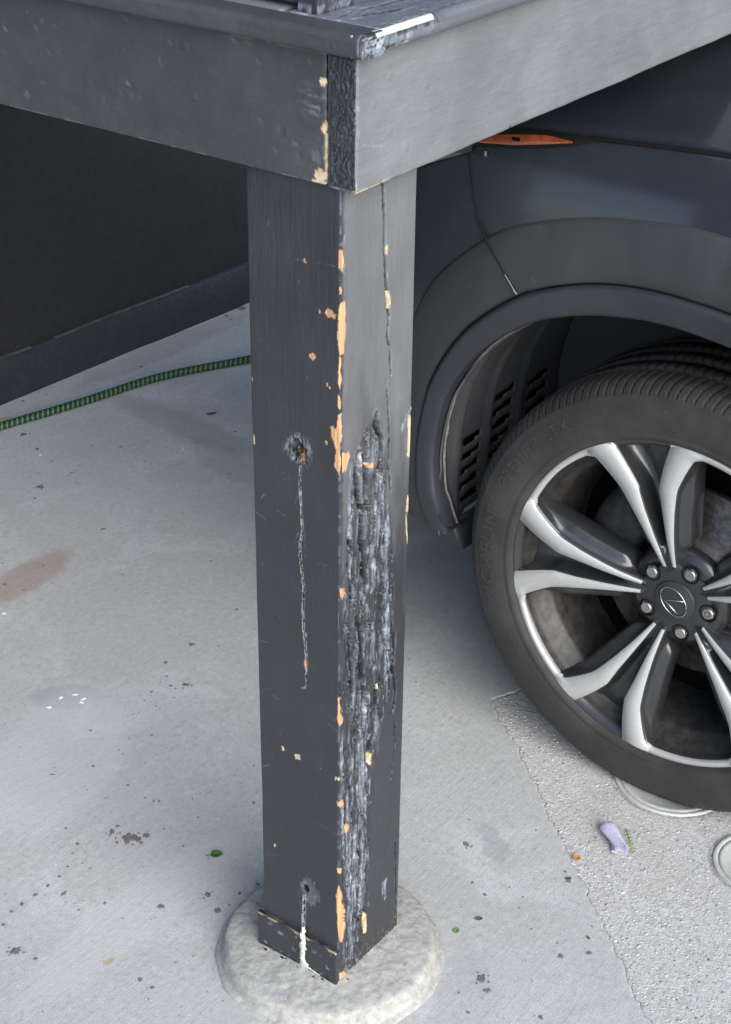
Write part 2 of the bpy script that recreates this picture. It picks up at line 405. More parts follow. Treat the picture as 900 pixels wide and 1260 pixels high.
SCRATCH=[([(-102.2,1138.4),(-101.7,1133.2)],1.6),
 ([(-68.7,1100.7),(-52.5,1103.2)],1.6),
 ([(-39.6,1103.6),(-8.0,1106.3)],1.3),
 ([(-58.3,1077.6),(-56.3,1049.4)],1.6),
 ([(-23.8,1098.0),(-22.8,1094.3)],1.9),
 ([(-131.6,984.7),(-117.7,987.6),(-110.8,991.2)],1.3),
 ([(-53.2,1026.7),(-51.9,999.1)],1.3),
 ([(-48.8,968.7),(-47.3,957.7)],1.3),
 ([(-123.8,772.8),(-116.5,782.9),(-111.4,777.0)],2.8),
 ([(-129.7,752.1),(-115.6,747.5)],2.5),
 ([(-97.7,767.7),(-80.5,762.9)],2.2),
 ([(-97.3,609.0),(-90.8,609.9)],1.9),
 ([(-126.3,680.0),(-120.9,680.4)],1.6),
 ([(-135.1,558.4),(-116.4,564.2)],2.5),
 ([(-36.4,713.2),(-19.3,716.3)],2.5),
 ([(-131.3,559.5),(-116.4,564.5)],2.5),
 ([(-125.8,485.3),(-116.3,491.1)],2.5),
 ([(-110.9,482.9),(-99.8,480.7)],2.2),
 ([(-101.0,419.3),(-95.1,432.8)],1.9),
 ([(-32.5,400.5),(-7.0,396.3)],1.6),
 ([(-19.6,479.4),(-1.8,471.7)],2.2),
 ([(-30.3,500.7),(-5.4,487.5)],0.9),
 ([(-131.0,355.6),(-117.3,364.7)],2.2),
 ([(-126.9,205.0),(-104.9,212.6)],1.6),
 ([(-46.0,304.9),(-5.0,303.1)],1.2),
 ([(-119.2,85.8),(-106.1,71.1)],1.6),
 ([(-47.0,883.1),(-35.5,876.6),(-37.2,872.5)],2.5),
 ([(-78.7,873.3),(-70.4,865.6)],5.0),
 ([(-70.6,729.0),(-63.5,747.1),(-53.1,753.9),(-52.8,716.6)],2.2),
 ([(-62.8,799.5),(-68.1,785.5)],2.5),
 ([(1.1,732.3),(14.3,729.1),(1.1,726.0),(14.3,721.3)],1.6),
 ([(-2.3,665.8),(-0.5,627.8)],2.5),
 ([(-70.6,166.9),(-60.9,96.9)],1.6),
 ([(-60.7,839.2),(-60.4,775.9)],1.9),
 ([(-57.1,696.0),(-54.1,572.9)],1.6)]
SPECKS= [(1.093,1.8,5.7),(0.97,1.665,9.7),(0.936,1.587,6.8),(0.914,1.517,4.0),(0.903,1.441,3.9),(0.812,1.448,9.1),(0.77,1.42,5.1),(1.092,1.651,2.8),(1.288,1.594,2.9),(1.411,1.642,4.4),(1.415,1.713,5.2),(1.062,1.443,4.7),(1.044,1.349,2.6),(1.573,1.716,3.8),(1.8,1.757,7.9),(1.777,1.691,3.9),(1.788,1.731,4.7),(1.866,1.762,14.4),(1.025,1.498,2.7),(1.155,1.784,3.6),(1.282,1.285,4.1),(0.763,1.208,6.4),(0.538,1.272,3.1),(0.485,1.208,6.1),(0.582,1.2,3.1),(0.493,1.162,3.0),(0.545,1.137,2.4),(0.803,0.941,3.1),(0.551,0.769,6.8),(0.577,0.725,2.3),(0.476,0.768,6.7),(0.446,0.69,8.8),(0.427,0.71,3.8),(0.445,0.736,3.3),(0.392,0.724,3.3),(0.364,0.716,2.2),(0.424,0.732,2.2),(0.426,0.697,2.2),(0.403,0.68,2.2),(0.365,0.688,2.2),(0.322,0.705,2.1),(0.243,0.73,3.2),(0.267,0.661,2.1),(0.231,0.651,2.1),(0.228,0.639,2.1),(0.173,0.656,3.1),(0.114,0.695,2.6),(0.297,0.636,3.7),(0.696,0.781,4.7),(0.07,0.512,7.9),(0.085,0.514,4.0),(0.074,0.48,14.7),(0.08,0.47,10.8),(0.096,0.462,6.9),(0.079,0.456,3.9),(0.015,0.534,4.4),(-0.006,0.524,2.4),(0.031,0.576,2.5),(-0.014,0.477,2.4),(-0.013,0.495,1.9),(-0.057,0.404,4.2),(-0.079,0.469,6.7),(-0.009,0.331,6.6),(0.052,0.293,7.1),(0.035,0.257,7.0),(-0.208,0.437,9.2),(-0.182,0.492,4.2),(-0.202,0.402,4.1),(-0.14,0.252,4.9),(-0.141,0.227,4.0),(-0.084,0.234,1.8),(-0.059,0.222,1.8),(-0.1,0.159,1.8),(-0.161,0.216,1.8),(0.18,0.425,2.5),(0.264,0.377,4.0),(0.117,0.246,4.7),(0.084,0.255,3.8),(0.055,0.251,2.8),(0.171,0.573,3.1),(0.172,0.503,3.0),(0.167,0.511,2.5),(0.164,0.528,2.5),(0.174,0.655,3.1),(0.116,0.692,2.6),(-0.091,0.425,2.4),(0.113,0.397,2.4),(0.126,0.45,2.5),(-0.155,0.503,3.8),(-0.134,0.503,4.3),(-0.107,0.501,4.3),(-0.082,0.501,3.8),(-0.056,0.502,2.9),(-0.032,0.508,2.4),(0.391,0.041,8.0),(0.321,-0.017,3.4),(0.31,-0.047,3.9),(0.341,-0.097,2.4),(0.317,-0.105,1.9),(0.267,-0.208,5.6),(0.298,-0.238,5.7),(0.159,-0.139,9.2),(0.144,-0.159,6.0),(0.116,-0.129,3.2),(0.093,-0.16,3.2),(0.147,-0.247,4.5),(0.43,-0.119,4.0),(0.415,-0.134,5.9),(0.487,-0.031,2.5)]

# ------------------------------------------------------------------ ground
def concrete_mat():
    m, nt, b = newmat("smooth worn concrete"); co = objco(nt)
    big = noise(nt, co, 1.7, 4, 0.6, 0.6); mid = noise(nt, co, 9, 5, 0.65, 0.4); fine = noise(nt, co, 85, 5, 0.75); grit = noise(nt, co, 420, 3, 0.7)
    trow = noise(nt, mapping(nt, co, (3, 34, 1), (0, 0, 0.55)), 4, 3, 0.6, 0.8)
    col = mixc(nt, mrange(nt, big, 0.3, 0.7), (0.48, 0.485, 0.48), (0.55, 0.555, 0.55))
    col = mixc(nt, mrange(nt, mid, 0.35, 0.75, 0, 0.5), col, (0.43, 0.425, 0.41))
    col = mixc(nt, mrange(nt, noise(nt, co, 4.3, 5, 0.7, 1.0), 0.50, 0.66, 0, 0.75), col, (0.60, 0.61, 0.62))
    col = mixc(nt, mrange(nt, trow, 0.58, 0.8, 0, 0.12), col, (0.30, 0.30, 0.295))
    col = mixc(nt, mrange(nt, fine, 0.52, 0.68, 0, 0.7), col, (0.32, 0.315, 0.30))
    col = mixc(nt, mrange(nt, fine, 0.46, 0.32, 0, 0.7), col, (0.66, 0.66, 0.65))
    col = mixc(nt, mrange(nt, grit, 0.42, 0.62, 0, 0.6), col, (0.35, 0.35, 0.34))
    # dark mineral specks
    vor = N(nt, 'ShaderNodeTexVoronoi', Scale=38.0); nt.links.new(co, vor.inputs['Vector'])
    sepv = nt.nodes.new('ShaderNodeSeparateColor'); nt.links.new(vor.outputs['Color'], sepv.inputs[0])
    keep = math_(nt, 'GREATER_THAN', sepv.outputs[0], 0.86)
    near = math_(nt, 'LESS_THAN', vor.outputs['Distance'], math_(nt, 'MULTIPLY', sepv.outputs[1], 0.11))
    col = mixc(nt, math_(nt, 'MULTIPLY', math_(nt, 'MULTIPLY', keep, near), 0.75), col, (0.13, 0.12, 0.115))
    # stains with a place of their own: (cx, cy, half length, half width, angle, colour, strength)
    wob = N(nt, 'ShaderNodeTexNoise', Scale=22.0, Detail=4.0); nt.links.new(co, wob.inputs['Vector'])
    wv = nt.nodes.new('ShaderNodeVectorMath'); wv.operation = 'MULTIPLY_ADD'
    nt.links.new(wob.outputs['Color'], wv.inputs[0]); wv.inputs[1].default_value = (0.05, 0.05, 0); wv.inputs[2].default_value = (-0.025, -0.025, 0)
    ws = nt.nodes.new('ShaderNodeVectorMath'); ws.operation = 'ADD'; nt.links.new(co, ws.inputs[0]); nt.links.new(wv.outputs[0], ws.inputs[1])
    for cx, cy, hl, hw, an, c, s in [
        (0.535, 1.195, 0.13, 0.05, 0.12, (0.36, 0.255, 0.20), 0.62),
        (1.235, 1.40, 0.26, 0.055, 1.50, (0.24, 0.24, 0.235), 0.38),
        (1.16, 1.22, 0.14, 0.05, 1.2, (0.27, 0.27, 0.265), 0.3),
        (0.29, 0.835, 0.075, 0.035, -0.9, (0.33, 0.34, 0.36), 0.55),
        (0.15, 0.72, 0.22, 0.12, 0.5, (0.58, 0.60, 0.62), 0.5),
        (-0.05, 0.35, 0.25, 0.06, 0.0, (0.56, 0.57, 0.58), 0.45),
        (0.95, 0.55, 0.25, 0.10, 0.2, (0.30, 0.30, 0.295), 0.4),
        (0.42, 0.01, 0.05, 0.018, 0.9, (0.30, 0.31, 0.32), 0.5),
        (0.10, -0.15, 0.12, 0.05, 0.6, (0.33, 0.33, 0.34), 0.3),
        (-0.142, 0.31, 0.010, 0.008, 0.0, (0.45, 0.33, 0.20), 0.8),
        (1.55, 1.74, 0.35, 0.05, -0.05, (0.28, 0.28, 0.27), 0.4)]:
        mp = mapping(nt, ws.outputs[0], (1, 1, 1), (0, 0, 0), (-cx, -cy, 0))
        mp = mapping(nt, mp, (1, 1, 1), (0, 0, -an)); mp = mapping(nt, mp, (1/hl, 1/hw, 0))
        ln = nt.nodes.new('ShaderNodeVectorMath'); ln.operation = 'LENGTH'; nt.links.new(mp, ln.inputs[0])
        f = mrange(nt, ln.outputs['Value'], 1.12, 0.72, 0, s)
        col = mixc(nt, math_(nt, 'MULTIPLY', f, mrange(nt, mid, 0.2, 0.6, 0.6, 1.0)), col, c)
    nt.links.new(col, b.inputs['Base Color'])
    nt.links.new(mrange(nt, mid, 0.2, 0.8, 0.62, 0.85), b.inputs['Roughness'])
    n1 = bump(nt, mid, 0.0015, 0.5); n2 = bump(nt, trow, 0.0008, 0.6, n1); n3 = bump(nt, fine, 0.0009, 0.5, n2); n4 = bump(nt, grit, 0.0005, 0.5, n3)
    nt.links.new(n4, b.inputs['Normal']); b.inputs['Specular IOR Level'].default_value = 0.35
    return m
def aggregate_mat():
    m, nt, b = newmat("exposed aggregate concrete"); co = objco(nt)
    v1 = N(nt, 'ShaderNodeTexVoronoi', Scale=165.0); v2 = N(nt, 'ShaderNodeTexVoronoi', Scale=330.0)
    wob = N(nt, 'ShaderNodeTexNoise', Scale=90.0, Detail=3.0); nt.links.new(co, wob.inputs['Vector'])
    mx = mixc(nt, 0.012, co, wob.outputs['Color'], 'ADD')
    for v in (v1, v2): nt.links.new(mx, v.inputs['Vector'])
    s1 = nt.nodes.new('ShaderNodeSeparateColor'); nt.links.new(v1.outputs['Color'], s1.inputs[0])
    s2 = nt.nodes.new('ShaderNodeSeparateColor'); nt.links.new(v2.outputs['Color'], s2.inputs[0])
    c1 = ramp(nt, s1.outputs[0], [(0, (0.38, 0.375, 0.365)), (0.2, (0.50, 0.49, 0.475)), (0.5, (0.58, 0.58, 0.57)), (0.8, (0.60, 0.60, 0.595)), (1.0, (0.42, 0.37, 0.31))])
    c2 = ramp(nt, s2.outputs[1], [(0, (0.34, 0.335, 0.325)), (0.3, (0.50, 0.50, 0.49)), (1.0, (0.64, 0.64, 0.635))])
    big = noise(nt, co, 5, 4, 0.6); col = mixc(nt, 0.5, c1, c2)
    col = mixc(nt, mrange(nt, v1.outputs['Distance'], 0.5, 0.8, 0, 0.35), col, (0.34, 0.335, 0.32))
    col = mixc(nt, mrange(nt, big, 0.45, 0.75, 0, 0.45), col, (0.40, 0.37, 0.335))
    nt.links.new(col, b.inputs['Base Color']); b.inputs['Roughness'].default_value = 0.8
    h = math_(nt, 'ADD', math_(nt, 'MULTIPLY', v1.outputs['Distance'], -0.7), math_(nt, 'MULTIPLY', v2.outputs['Distance'], -0.4))
    n1 = bump(nt, h, 0.0012, 0.6); n2 = bump(nt, noise(nt, co, 300, 3, 0.6), 0.0008, 0.6, n1); nt.links.new(n2, b.inputs['Normal'])
    return m
CONC = concrete_mat(); AGG = aggregate_mat()
g = mesh_np("ground", np.array([(-400, -400, -0.03), (400, -400, -0.03), (400, 400, -0.03), (-400, 400, -0.03)]), np.array([[0, 1, 2, 3]]), simple("distant paving", (0.36, 0.36, 0.35), 0.85, nscale=3), smooth=False)
tag(g, kind='structure')
# joint between the two pours: straight line through two measured points
JA = np.array((0.7481, 0.224)); JB = np.array((0.2359, -0.372)); JD = (JB-JA)/np.linalg.norm(JB-JA); JN = np.array((JD[1], -JD[0]))   # JN points to the smooth side?
if np.dot(JN, np.array((0, 0.5))-JA) < 0: JN = -JN
JD2 = np.array((0.0785, -0.0395)); JD2 = JD2/np.linalg.norm(JD2)      # the second edge of the aggregate pour runs off under the car
def joint_line():
    l1 = np.concatenate([np.linspace(14, 2.2, 30)[:-1], np.linspace(2.2, 0, 500)]); l2 = np.concatenate([np.linspace(0, 2.2, 500)[1:], np.linspace(2.2, 14, 30)[1:]])
    B = np.vstack([JA+JD*l1[:, None], JA+JD2*l2[:, None]]); L = np.r_[-l1, l2]
    nrm = np.vstack([np.tile(JN, (len(l1), 1)), np.tile(np.array((-JD2[1], JD2[0])), (len(l2), 1))])
    t = np.clip(L/0.05, -1, 1)[:, None]*0.5+0.5; n0 = JN; n1 = np.array((-JD2[1], JD2[0])); sm = n0*(1-t)+n1*t; sm /= np.linalg.norm(sm, axis=1)[:, None]
    return B, sm, L
def slab(name, side, mat, z):
    B, nr, L = joint_line()
    rag = (fbm(L*28, L*0, 5, 4)-0.5)*0.018 + (fbm(L*140, L*0, 8, 2)-0.5)*0.007
    E = B+nr*rag[:, None]; V = []
    far = JA-np.array((-0.2, 1.0))*0+(JD+JD2)*16
    for k, (w, dz) in enumerate(((0, 0.03), (0, 0.0008), (0.003, 0.0003), (0.006, 0.0001), (0.012, 0), (0.05, 0), (40.0, 0))):
        if w > 1 and side < 0: P = np.tile(far, (len(L), 1))*0.999+E*0.001
        else: P = E+nr*side*(0.0003+w)
        V.append(np.c_[P, np.full(len(L), z-dz)])
    V = np.concatenate(V); Q = gridq(7, len(L))
    if side > 0: Q = Q[:, ::-1]
    return tag(mesh_np(name, V, Q, mat), kind='structure')
slab("concrete_slab", 1, CONC, 0.0)
slab("aggregate_pavement", -1, AGG, -0.001)
# loose and proud stones of the exposed aggregate
rng = np.random.default_rng(3)
n = 9000
l = rng.uniform(-0.75, 1.1, n); w = rng.uniform(0.002, 1, n)**1.3*0.75
P = JA[None, :]+JD[None, :]*l[:, None]-JN[None, :]*w[:, None]
ok = ((P[:, 0]-JA[0])*(-JD2[1])+(P[:, 1]-JA[1])*JD2[0] < -0.004) & (np.hypot(P[:, 0]-0.742, P[:, 1]+0.144) > 0.106) & (np.hypot(P[:, 0]-0.634, P[:, 1]+0.356) > 0.083)
P = P[ok]; n = len(P)
ico = [(0, 0, 1), (0.89, 0, 0.45), (0.28, 0.85, 0.45), (-0.72, 0.53, 0.45), (-0.72, -0.53, 0.45), (0.28, -0.85, 0.45), (1.0, 0.6, -0.3), (-0.3, 1.1, -0.3), (-1.2, 0, -0.3), (-0.3, -1.1, -0.3), (1.0, -0.6, -0.3)]
icoF = [(0, 1, 2), (0, 2, 3), (0, 3, 4), (0, 4, 5), (0, 5, 1), (1, 6, 2), (2, 7, 3), (3, 8, 4), (4, 9, 5), (5, 10, 1), (2, 6, 7), (3, 7, 8), (4, 8, 9), (5, 9, 10), (1, 10, 6)]
ico = np.array(ico); sz = rng.uniform(0.0008, 0.0022, n)*(1+0.5*(rng.random(n) > 0.9))
ang = rng.uniform(0, 6.28, n); ca, sa = np.cos(ang), np.sin(ang)
jit = ico[None]*rng.uniform(0.75, 1.25, (n, 11, 1))
X = (jit[..., 0]*1.2*ca[:, None]-jit[..., 1]*0.85*sa[:, None])*sz[:, None]+P[:, :1]
Y = (jit[..., 0]*1.2*sa[:, None]+jit[..., 1]*0.85*ca[:, None])*sz[:, None]+P[:, 1:2]
Z = jit[..., 2]*0.34*sz[:, None]-0.0009
V = np.stack([X, Y, Z], -1).reshape(-1, 3)
Fq = (np.array(icoF)[None]+(np.arange(n)*11)[:, None, None]).reshape(-1, 3)
tone = np.repeat(np.stack([rng.random(n)]*3+[np.ones(n)], -1), 11, 0)
m, nt, b = newmat("aggregate stones"); at = nt.nodes.new('ShaderNodeAttribute'); at.attribute_name = 'wear'
nt.links.new(ramp(nt, at.outputs['Fac'], [(0, (0.21, 0.205, 0.20)), (0.08, (0.32, 0.31, 0.30)), (0.3, (0.45, 0.445, 0.435)), (0.7, (0.53, 0.535, 0.53)), (0.95, (0.58, 0.58, 0.57)), (1.0, (0.40, 0.31, 0.23))]), b.inputs['Base Color']); b.inputs['Roughness'].default_value = 0.9; b.inputs['Specular IOR Level'].default_value = 0.2
tag(mesh_np("aggregate_stones", V, Fq, m, smooth=False, wear=tone), label="pale pebbles set in the exposed aggregate pavement", cat="pebbles", kind='stuff')

# ------------------------------------------------------------------ wall under the deck (nearly square to the car)
WALLM = simple("dark painted render", (0.014, 0.0142, 0.015), 0.6, nscale=40, var=0.25, bumpd=0.0012)
PLM = simple("blue black painted plinth", (0.020, 0.023, 0.029), 0.5, nscale=70, var=0.3, bumpd=0.0015)
wall = empty("basement_wall", (1.4842, 1.8077, -0.03)); wall.rotation_euler = (0, 0, math.atan2(1.7821-1.8391, 1.9183-1.0541))
tag(wall, "dark painted wall standing behind the hose under the deck", "wall")
def wallgrid(x0, x1, z0, z1, y, amp, seed, nx, nz, top=None):
    xs = np.linspace(x0, x1, nx); zs = np.linspace(z0, z1, nz)
    X, Z = np.meshgrid(xs, zs); Y = y+(fbm(X*6, Z*6, seed)-0.5)*amp
    return X, Y, Z
xs = np.linspace(-4, 5.2, 500); 
prof = [(0.0, 0.0), (0.0, 0.035), (0.0005, 0.105), (0.004, 0.112), (0.012, 0.116)]          # (set-back, height above the slab)
V = []
for d, h in [(0, -0.002)]+[(a, b_) for a, b_ in prof]+[(0.03, 0.117)]:
    hh = h+0.03 + (fbm(xs*5, xs*0+h*3, 31, 3)-0.5)*0.012*(1 if h > 0.1 else 0)
    V.append(np.stack([xs, d-0.012+(fbm(xs*9, xs*0+h*20, 33, 3)-0.5)*0.006, hh], -1))
o = mesh_np("plinth", np.concatenate(V), gridq(len(V), len(xs)), PLM, wall)
X, Y, Z = wallgrid(-4, 5.2, 0.12, 3.6, 0.0, 0.006, 41, 200, 60)
mesh_np("render_face", np.stack([X, Y, Z], -1).reshape(-1, 3), gridq(60, 200), WALLM, wall)
mb = MB(); mb.box((-4, 0.02, 0.0), (5.2, 0.22, 3.6)); mb.build("core", WALLM, wall)
LEDGE = simple("scuffed grey paint edge", (0.09, 0.09, 0.09), 0.6, nscale=90, var=0.5)
zz = 0.1465+(fbm(xs*5, xs*0+0.36, 31, 3)-0.5)*0.010
gate = fbm(xs*3, xs*0, 77, 3)
mb = MB()
for i in range(len(xs)-1):
    if gate[i] > 0.42:
        mb.add([(xs[i], -0.0145, zz[i]-0.0012), (xs[i+1], -0.0145, zz[i+1]-0.0012), (xs[i+1], -0.004, zz[i+1]+0.001), (xs[i], -0.004, zz[i]+0.001)], [(0, 1, 2, 3)])
mb.build("scuffed_edge", LEDGE, wall)

# ------------------------------------------------------------------ deck
deck = tag(empty("timber_deck", (0, 0, 1.198)), "charcoal painted timber deck with deep fascia boards above the post", "deck")
DX1 = 1.20
DZ0, DZ1 = 1.198, 1.344
TX, TY = -0.008, -0.0277
def spots(S, T, lst):
    d = np.zeros_like(S)
    for t, s, r, h in lst:
        q = np.hypot(T-t, (S-s))/r
        d += 0.45*h*np.exp(-q**4) - 0.35*h*np.exp(-((q-1.15)/0.22)**2)
    return d
def fascia_l(S, T):
    on = S < 0.5
    d = (fbm(T*6, S*30, 51, 4)-0.5)*0.0016+(fbm(T*40, S*90, 52, 3)-0.5)*0.0008
    d += spots(S, T, [(0.062, -0.117, 0.004, -0.0008), (0.075, -0.05, 0.006, 0.0012), (0.21, -0.12, 0.006, -0.0016), (0.36, -0.055, 0.004, 0.001), (0.30, -0.10, 0.004, 0.0009), (0.15, -0.1, 0.0025, -0.001), (0.05, -0.028, 0.005, 0.0013)])
    w = np.zeros(S.shape+(4,))
    e = T-0.0136
    n_ = fbm(S*130, T*130, 53, 3)
    # broken end against the corner: bare tan spots
    for s0, l0, rs, rl in [(-0.112, 0.005, 0.0045, 0.0045), (-0.062, 0.003, 0.005, 0.0035), (-0.010, 0.007, 0.006, 0.008), (-0.04, 0.0010, 0.026, 0.0014), (-0.003, 0.004, 0.002, 0.014)]:
        q = np.hypot((S-s0)/rs, (e-l0)/rl)+(n_-0.5)*1.2
        w[..., 3] = np.maximum(w[..., 3], (q < 1)*1.0)
    d += w[..., 3]*0.0012
    q = np.hypot((S+0.09)/0.02, (e-0.018)/0.02); w[..., 1] = np.maximum(w[..., 1], np.clip(1.2-q, 0, 1)*(fbm(S*300, T*40, 54, 3) > 0.55)*0.5)
    q = np.hypot((S+0.03)/0.02, (e-0.012)/0.012); w[..., 1] = np.maximum(w[..., 1], np.clip(1.2-q, 0, 1)*(n_ > 0.5)*0.45)
    d += np.clip(1-e/0.003, 0, 1)*0.003*(0.4+n_)
    rs_ = random.Random(21)
    for k in range(34):
        t0, s0, a_, l_ = rs_.uniform(0.02, 0.52), rs_.uniform(-0.14, -0.015), rs_.gauss(-0.5, 0.5), rs_.uniform(0.002, 0.010)
        q = dpoly(T+(n_-0.5)*0.004, S, [(t0, s0), (t0+l_*math.cos(a_), s0+l_*math.sin(a_))]); mk = sstep(0.0022, 0.0008, q); w[..., 1] = np.maximum(w[..., 1], mk*rs_.uniform(0.08, 0.28)); d += mk*0.0004
    # worn lower edge and a dirty line under the nosing
    w[..., 1] = np.maximum(w[..., 1], (np.abs(S) < 0.003)*(fbm(T*40, S*10, 55, 3) > 0.5)*0.35)
    w[..., 3] = np.maximum(w[..., 3], (S < -0.141)*(fbm(T*60, S*10, 56, 3) > 0.55)*0.18*sstep(0.5, 0.02, T))
    return d*on, w*on[..., None]
def fascia_r(S, T):
    on = S < 0.5
    d = (fbm(T*7, S*30, 61, 4)-0.5)*0.0018+(fbm(T*30, S*140, 62, 3)-0.5)*0.0010
    d += spots(S, T, [(0.048, -0.115, 0.005, -0.0016), (0.115, -0.09, 0.005, -0.0018), (0.165, -0.06, 0.005, 0.001), (0.05, -0.055, 0.006, -0.0014), (0.20, -0.045, 0.0035, -0.0012), (0.33, -0.05, 0.003, 0.0016), (0.02, -0.09, 0.005, -0.0012), (0.62, -0.09, 0.003, 0.0014), (0.55, -0.05, 0.003, 0.0014), (0.08, -0.03, 0.007, -0.0012)])
    w = np.zeros(S.shape+(4,))
    n_ = fbm(T*150, S*150, 63, 3)
    w[..., 1] = ((S > -0.004)*(S < 0.003)*(n_ > 0.56)*sstep(0.16, 0.0, T)*0.7)
    w[..., 3] = ((S > -0.003)*(S < 0.006)*(T < 0.05)*(n_ > 0.42)*0.9)
    w[..., 1] = np.maximum(w[..., 1], (np.abs(S+0.05+0.25*(T-0.005)*-1) < 0.0012)*(T < 0.045)*0.4)
    w[..., 1] = np.maximum(w[..., 1], (T < TX+0.0025)*(n_ > 0.58)*0.5)
    q = dpoly(T, S, [(0.297, 0.0), (0.299, -0.012)]); w[..., 2] = (q < 0.0012)*0.8
    return d*on, w*on[..., None]
tl = np.concatenate([np.linspace(0.0136, 0.08, 50), np.linspace(0.083, 0.7, 190), np.linspace(0.75, 1.76, 14)])
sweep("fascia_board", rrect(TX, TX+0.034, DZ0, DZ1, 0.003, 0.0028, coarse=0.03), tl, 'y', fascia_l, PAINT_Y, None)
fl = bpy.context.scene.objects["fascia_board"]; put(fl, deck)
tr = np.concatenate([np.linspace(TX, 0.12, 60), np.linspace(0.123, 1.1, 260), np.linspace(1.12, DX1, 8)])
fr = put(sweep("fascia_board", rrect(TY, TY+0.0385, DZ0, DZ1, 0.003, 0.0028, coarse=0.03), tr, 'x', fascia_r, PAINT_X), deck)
# crinkled end grain of the long fascia board (paint alligatored over it)
ny, nz = 44, 150
ys = np.linspace(TY+0.0008, TY+0.0377, ny); zs = np.linspace(DZ0+0.001, DZ1-0.001, nz)
Yg, Zg = np.meshgrid(ys, zs)
wy = Yg+(fbm(Yg*60, Zg*60, 71, 3)-0.5)*0.02; wz = Zg+(fbm(Yg*60, Zg*60, 72, 3)-0.5)*0.02
cr = np.abs(fbm(wy*210, wz*120, 73, 3)-0.5)*2
edge = np.minimum.reduce([Yg-ys[0], ys[-1]-Yg, Zg-zs[0], zs[-1]-Zg])
Xg = TX-0.0006-sstep(0.02, 0.5, cr)*0.0016+sstep(0.003, 0, edge)*0.0034
wv = np.zeros(Yg.shape+(4,)); wv[..., 1] = (fbm(Yg*500, Zg*500, 74, 2) > 0.74)*0.35*(cr > 0.3)
wv[..., 2] = sstep(0.08, 0.0, cr)*0.55
wv[..., 3] = (ys[-1]-Yg < 0.0012)*(fbm(Zg*60, Yg*0, 75, 3) > 0.5)*(Zg < 1.26)*0.9
put(mesh_np("end_grain", np.stack([Xg, Yg, Zg], -1).reshape(-1, 3), gridq(nz, ny)[:, ::-1], PAINT_Z, None, True, wv.reshape(-1, 4)), deck)
# nosing strip along the short side
NZ0, NZ1 = 1.3455, 1.3710
def nose_l(S, T):
    on = S < 0.5
    d = (fbm(T*8, S*60, 81, 4)-0.5)*0.0014+(fbm(T*60, S*200, 82, 3)-0.5)*0.0006
    d += spots(S, T, [(-0.012, -0.011, 0.0035, -0.0012)])
    w = np.zeros(S.shape+(4,)); n_ = fbm(T*90, S*90, 83, 3)
    top = (S < -0.0215)
    w[..., 1] = top*(T < 0.11)*(n_ > 0.42)*0.75
    w[..., 3] = top*(T > -0.035)*(T < 0.0)*(n_ > 0.46)*0.9
    w[..., 1] = np.maximum(w[..., 1], (T < -0.0435)*(n_ > 0.4)*0.8)
    return d*on, w*on[..., None]
tn = np.concatenate([np.linspace(-0.0465, 0.12, 70), np.linspace(0.124, 0.7, 150), np.linspace(0.75, 1.76, 12)])
put(sweep("nosing_strip", rrect(-0.0300, 0.0130, NZ0, NZ1, 0.0078, 0.0018, coarse=0.003, arcn=8), tn, 'y', nose_l, PAINT_Y), deck)
# deck boards along x; the first has the rounded, flaking front edge
def board1(S, T):
    on = S < 20
    n_ = fbm(T*170, S*190, 91, 4); s2 = fbm(T*18, S*500, 92, 4)
    d = (fbm(T*8, S*60, 93, 4)-0.5)*0.0016
    w = np.zeros(S.shape+(4,))
    front = (S < 0.002) & (S > -0.024)
    fl_ = front*sstep(0.16, 0.09, T+0.04*n_)
    d = d+fl_*(n_-0.35)*0.004
    w[..., 1] = fl_*(0.25+0.6*(n_ > 0.52))
    w[..., 2] = fl_*(s2 > 0.62)*0.7
    top = (S > 13.9)
    w[..., 1] = np.maximum(w[..., 1], top*(s2 > 0.56)*0.55*sstep(0.35, 0.1, T)+top*0.16)
    # white lifted flake along the top front edge
    ed = ((S > -0.0245-0.006) & (S < -0.0165)) | ((S > 13.9) & (S < 14-0.0465+0.012))
    w[..., 3] = ed*(T > 0.012)*(T < 0.10)*(n_ > 0.5)*0.6
    w[..., 2] = np.maximum(w[..., 2], top*(dpoly(T, S-14, [(0.05, 0.008), (0.075, 0.001), (0.098, -0.006)]) < 0.0016)*1.0)
    w[..., 2] = np.maximum(w[..., 2], top*(dpoly(T, S-14, [(0.02, 0.02), (0.05, 0.025), (0.16, 0.014)]) < 0.0010)*0.8)
    return d*on, w*on[..., None]
tb = np.concatenate([np.linspace(0.0145, 0.3, 150), np.linspace(0.305, 1.0, 90), np.linspace(1.05, DX1, 6)])
put(sweep("deck_board", rrect(-0.0465, 0.0885, NZ0+0.0007, NZ1-0.0012, 0.0085, 0.0028, coarse=0.003, arcn=6), tb, 'x', board1, PAINT_DECK), deck)
tb2 = np.concatenate([np.linspace(0.0145, 0.6, 30), np.linspace(0.7, DX1, 6)])
src = None
for k in range(12):
    if src is None:
        src = sweep("deck_board", rrect(0.0935, 0.2285, NZ0+0.0007, NZ1-0.0012, 0.004, 0.02, coarse=0.02), tb2, 'x', lambda S, T: ((fbm(T*8, S*60, 94, 3)-0.5)*0.001, np.zeros(S.shape+(4,))), PAINT_DECK); o = src
    else:
        o = src.copy(); COL.objects.link(o); o.location.y = 0.14*k
    put(o, deck)
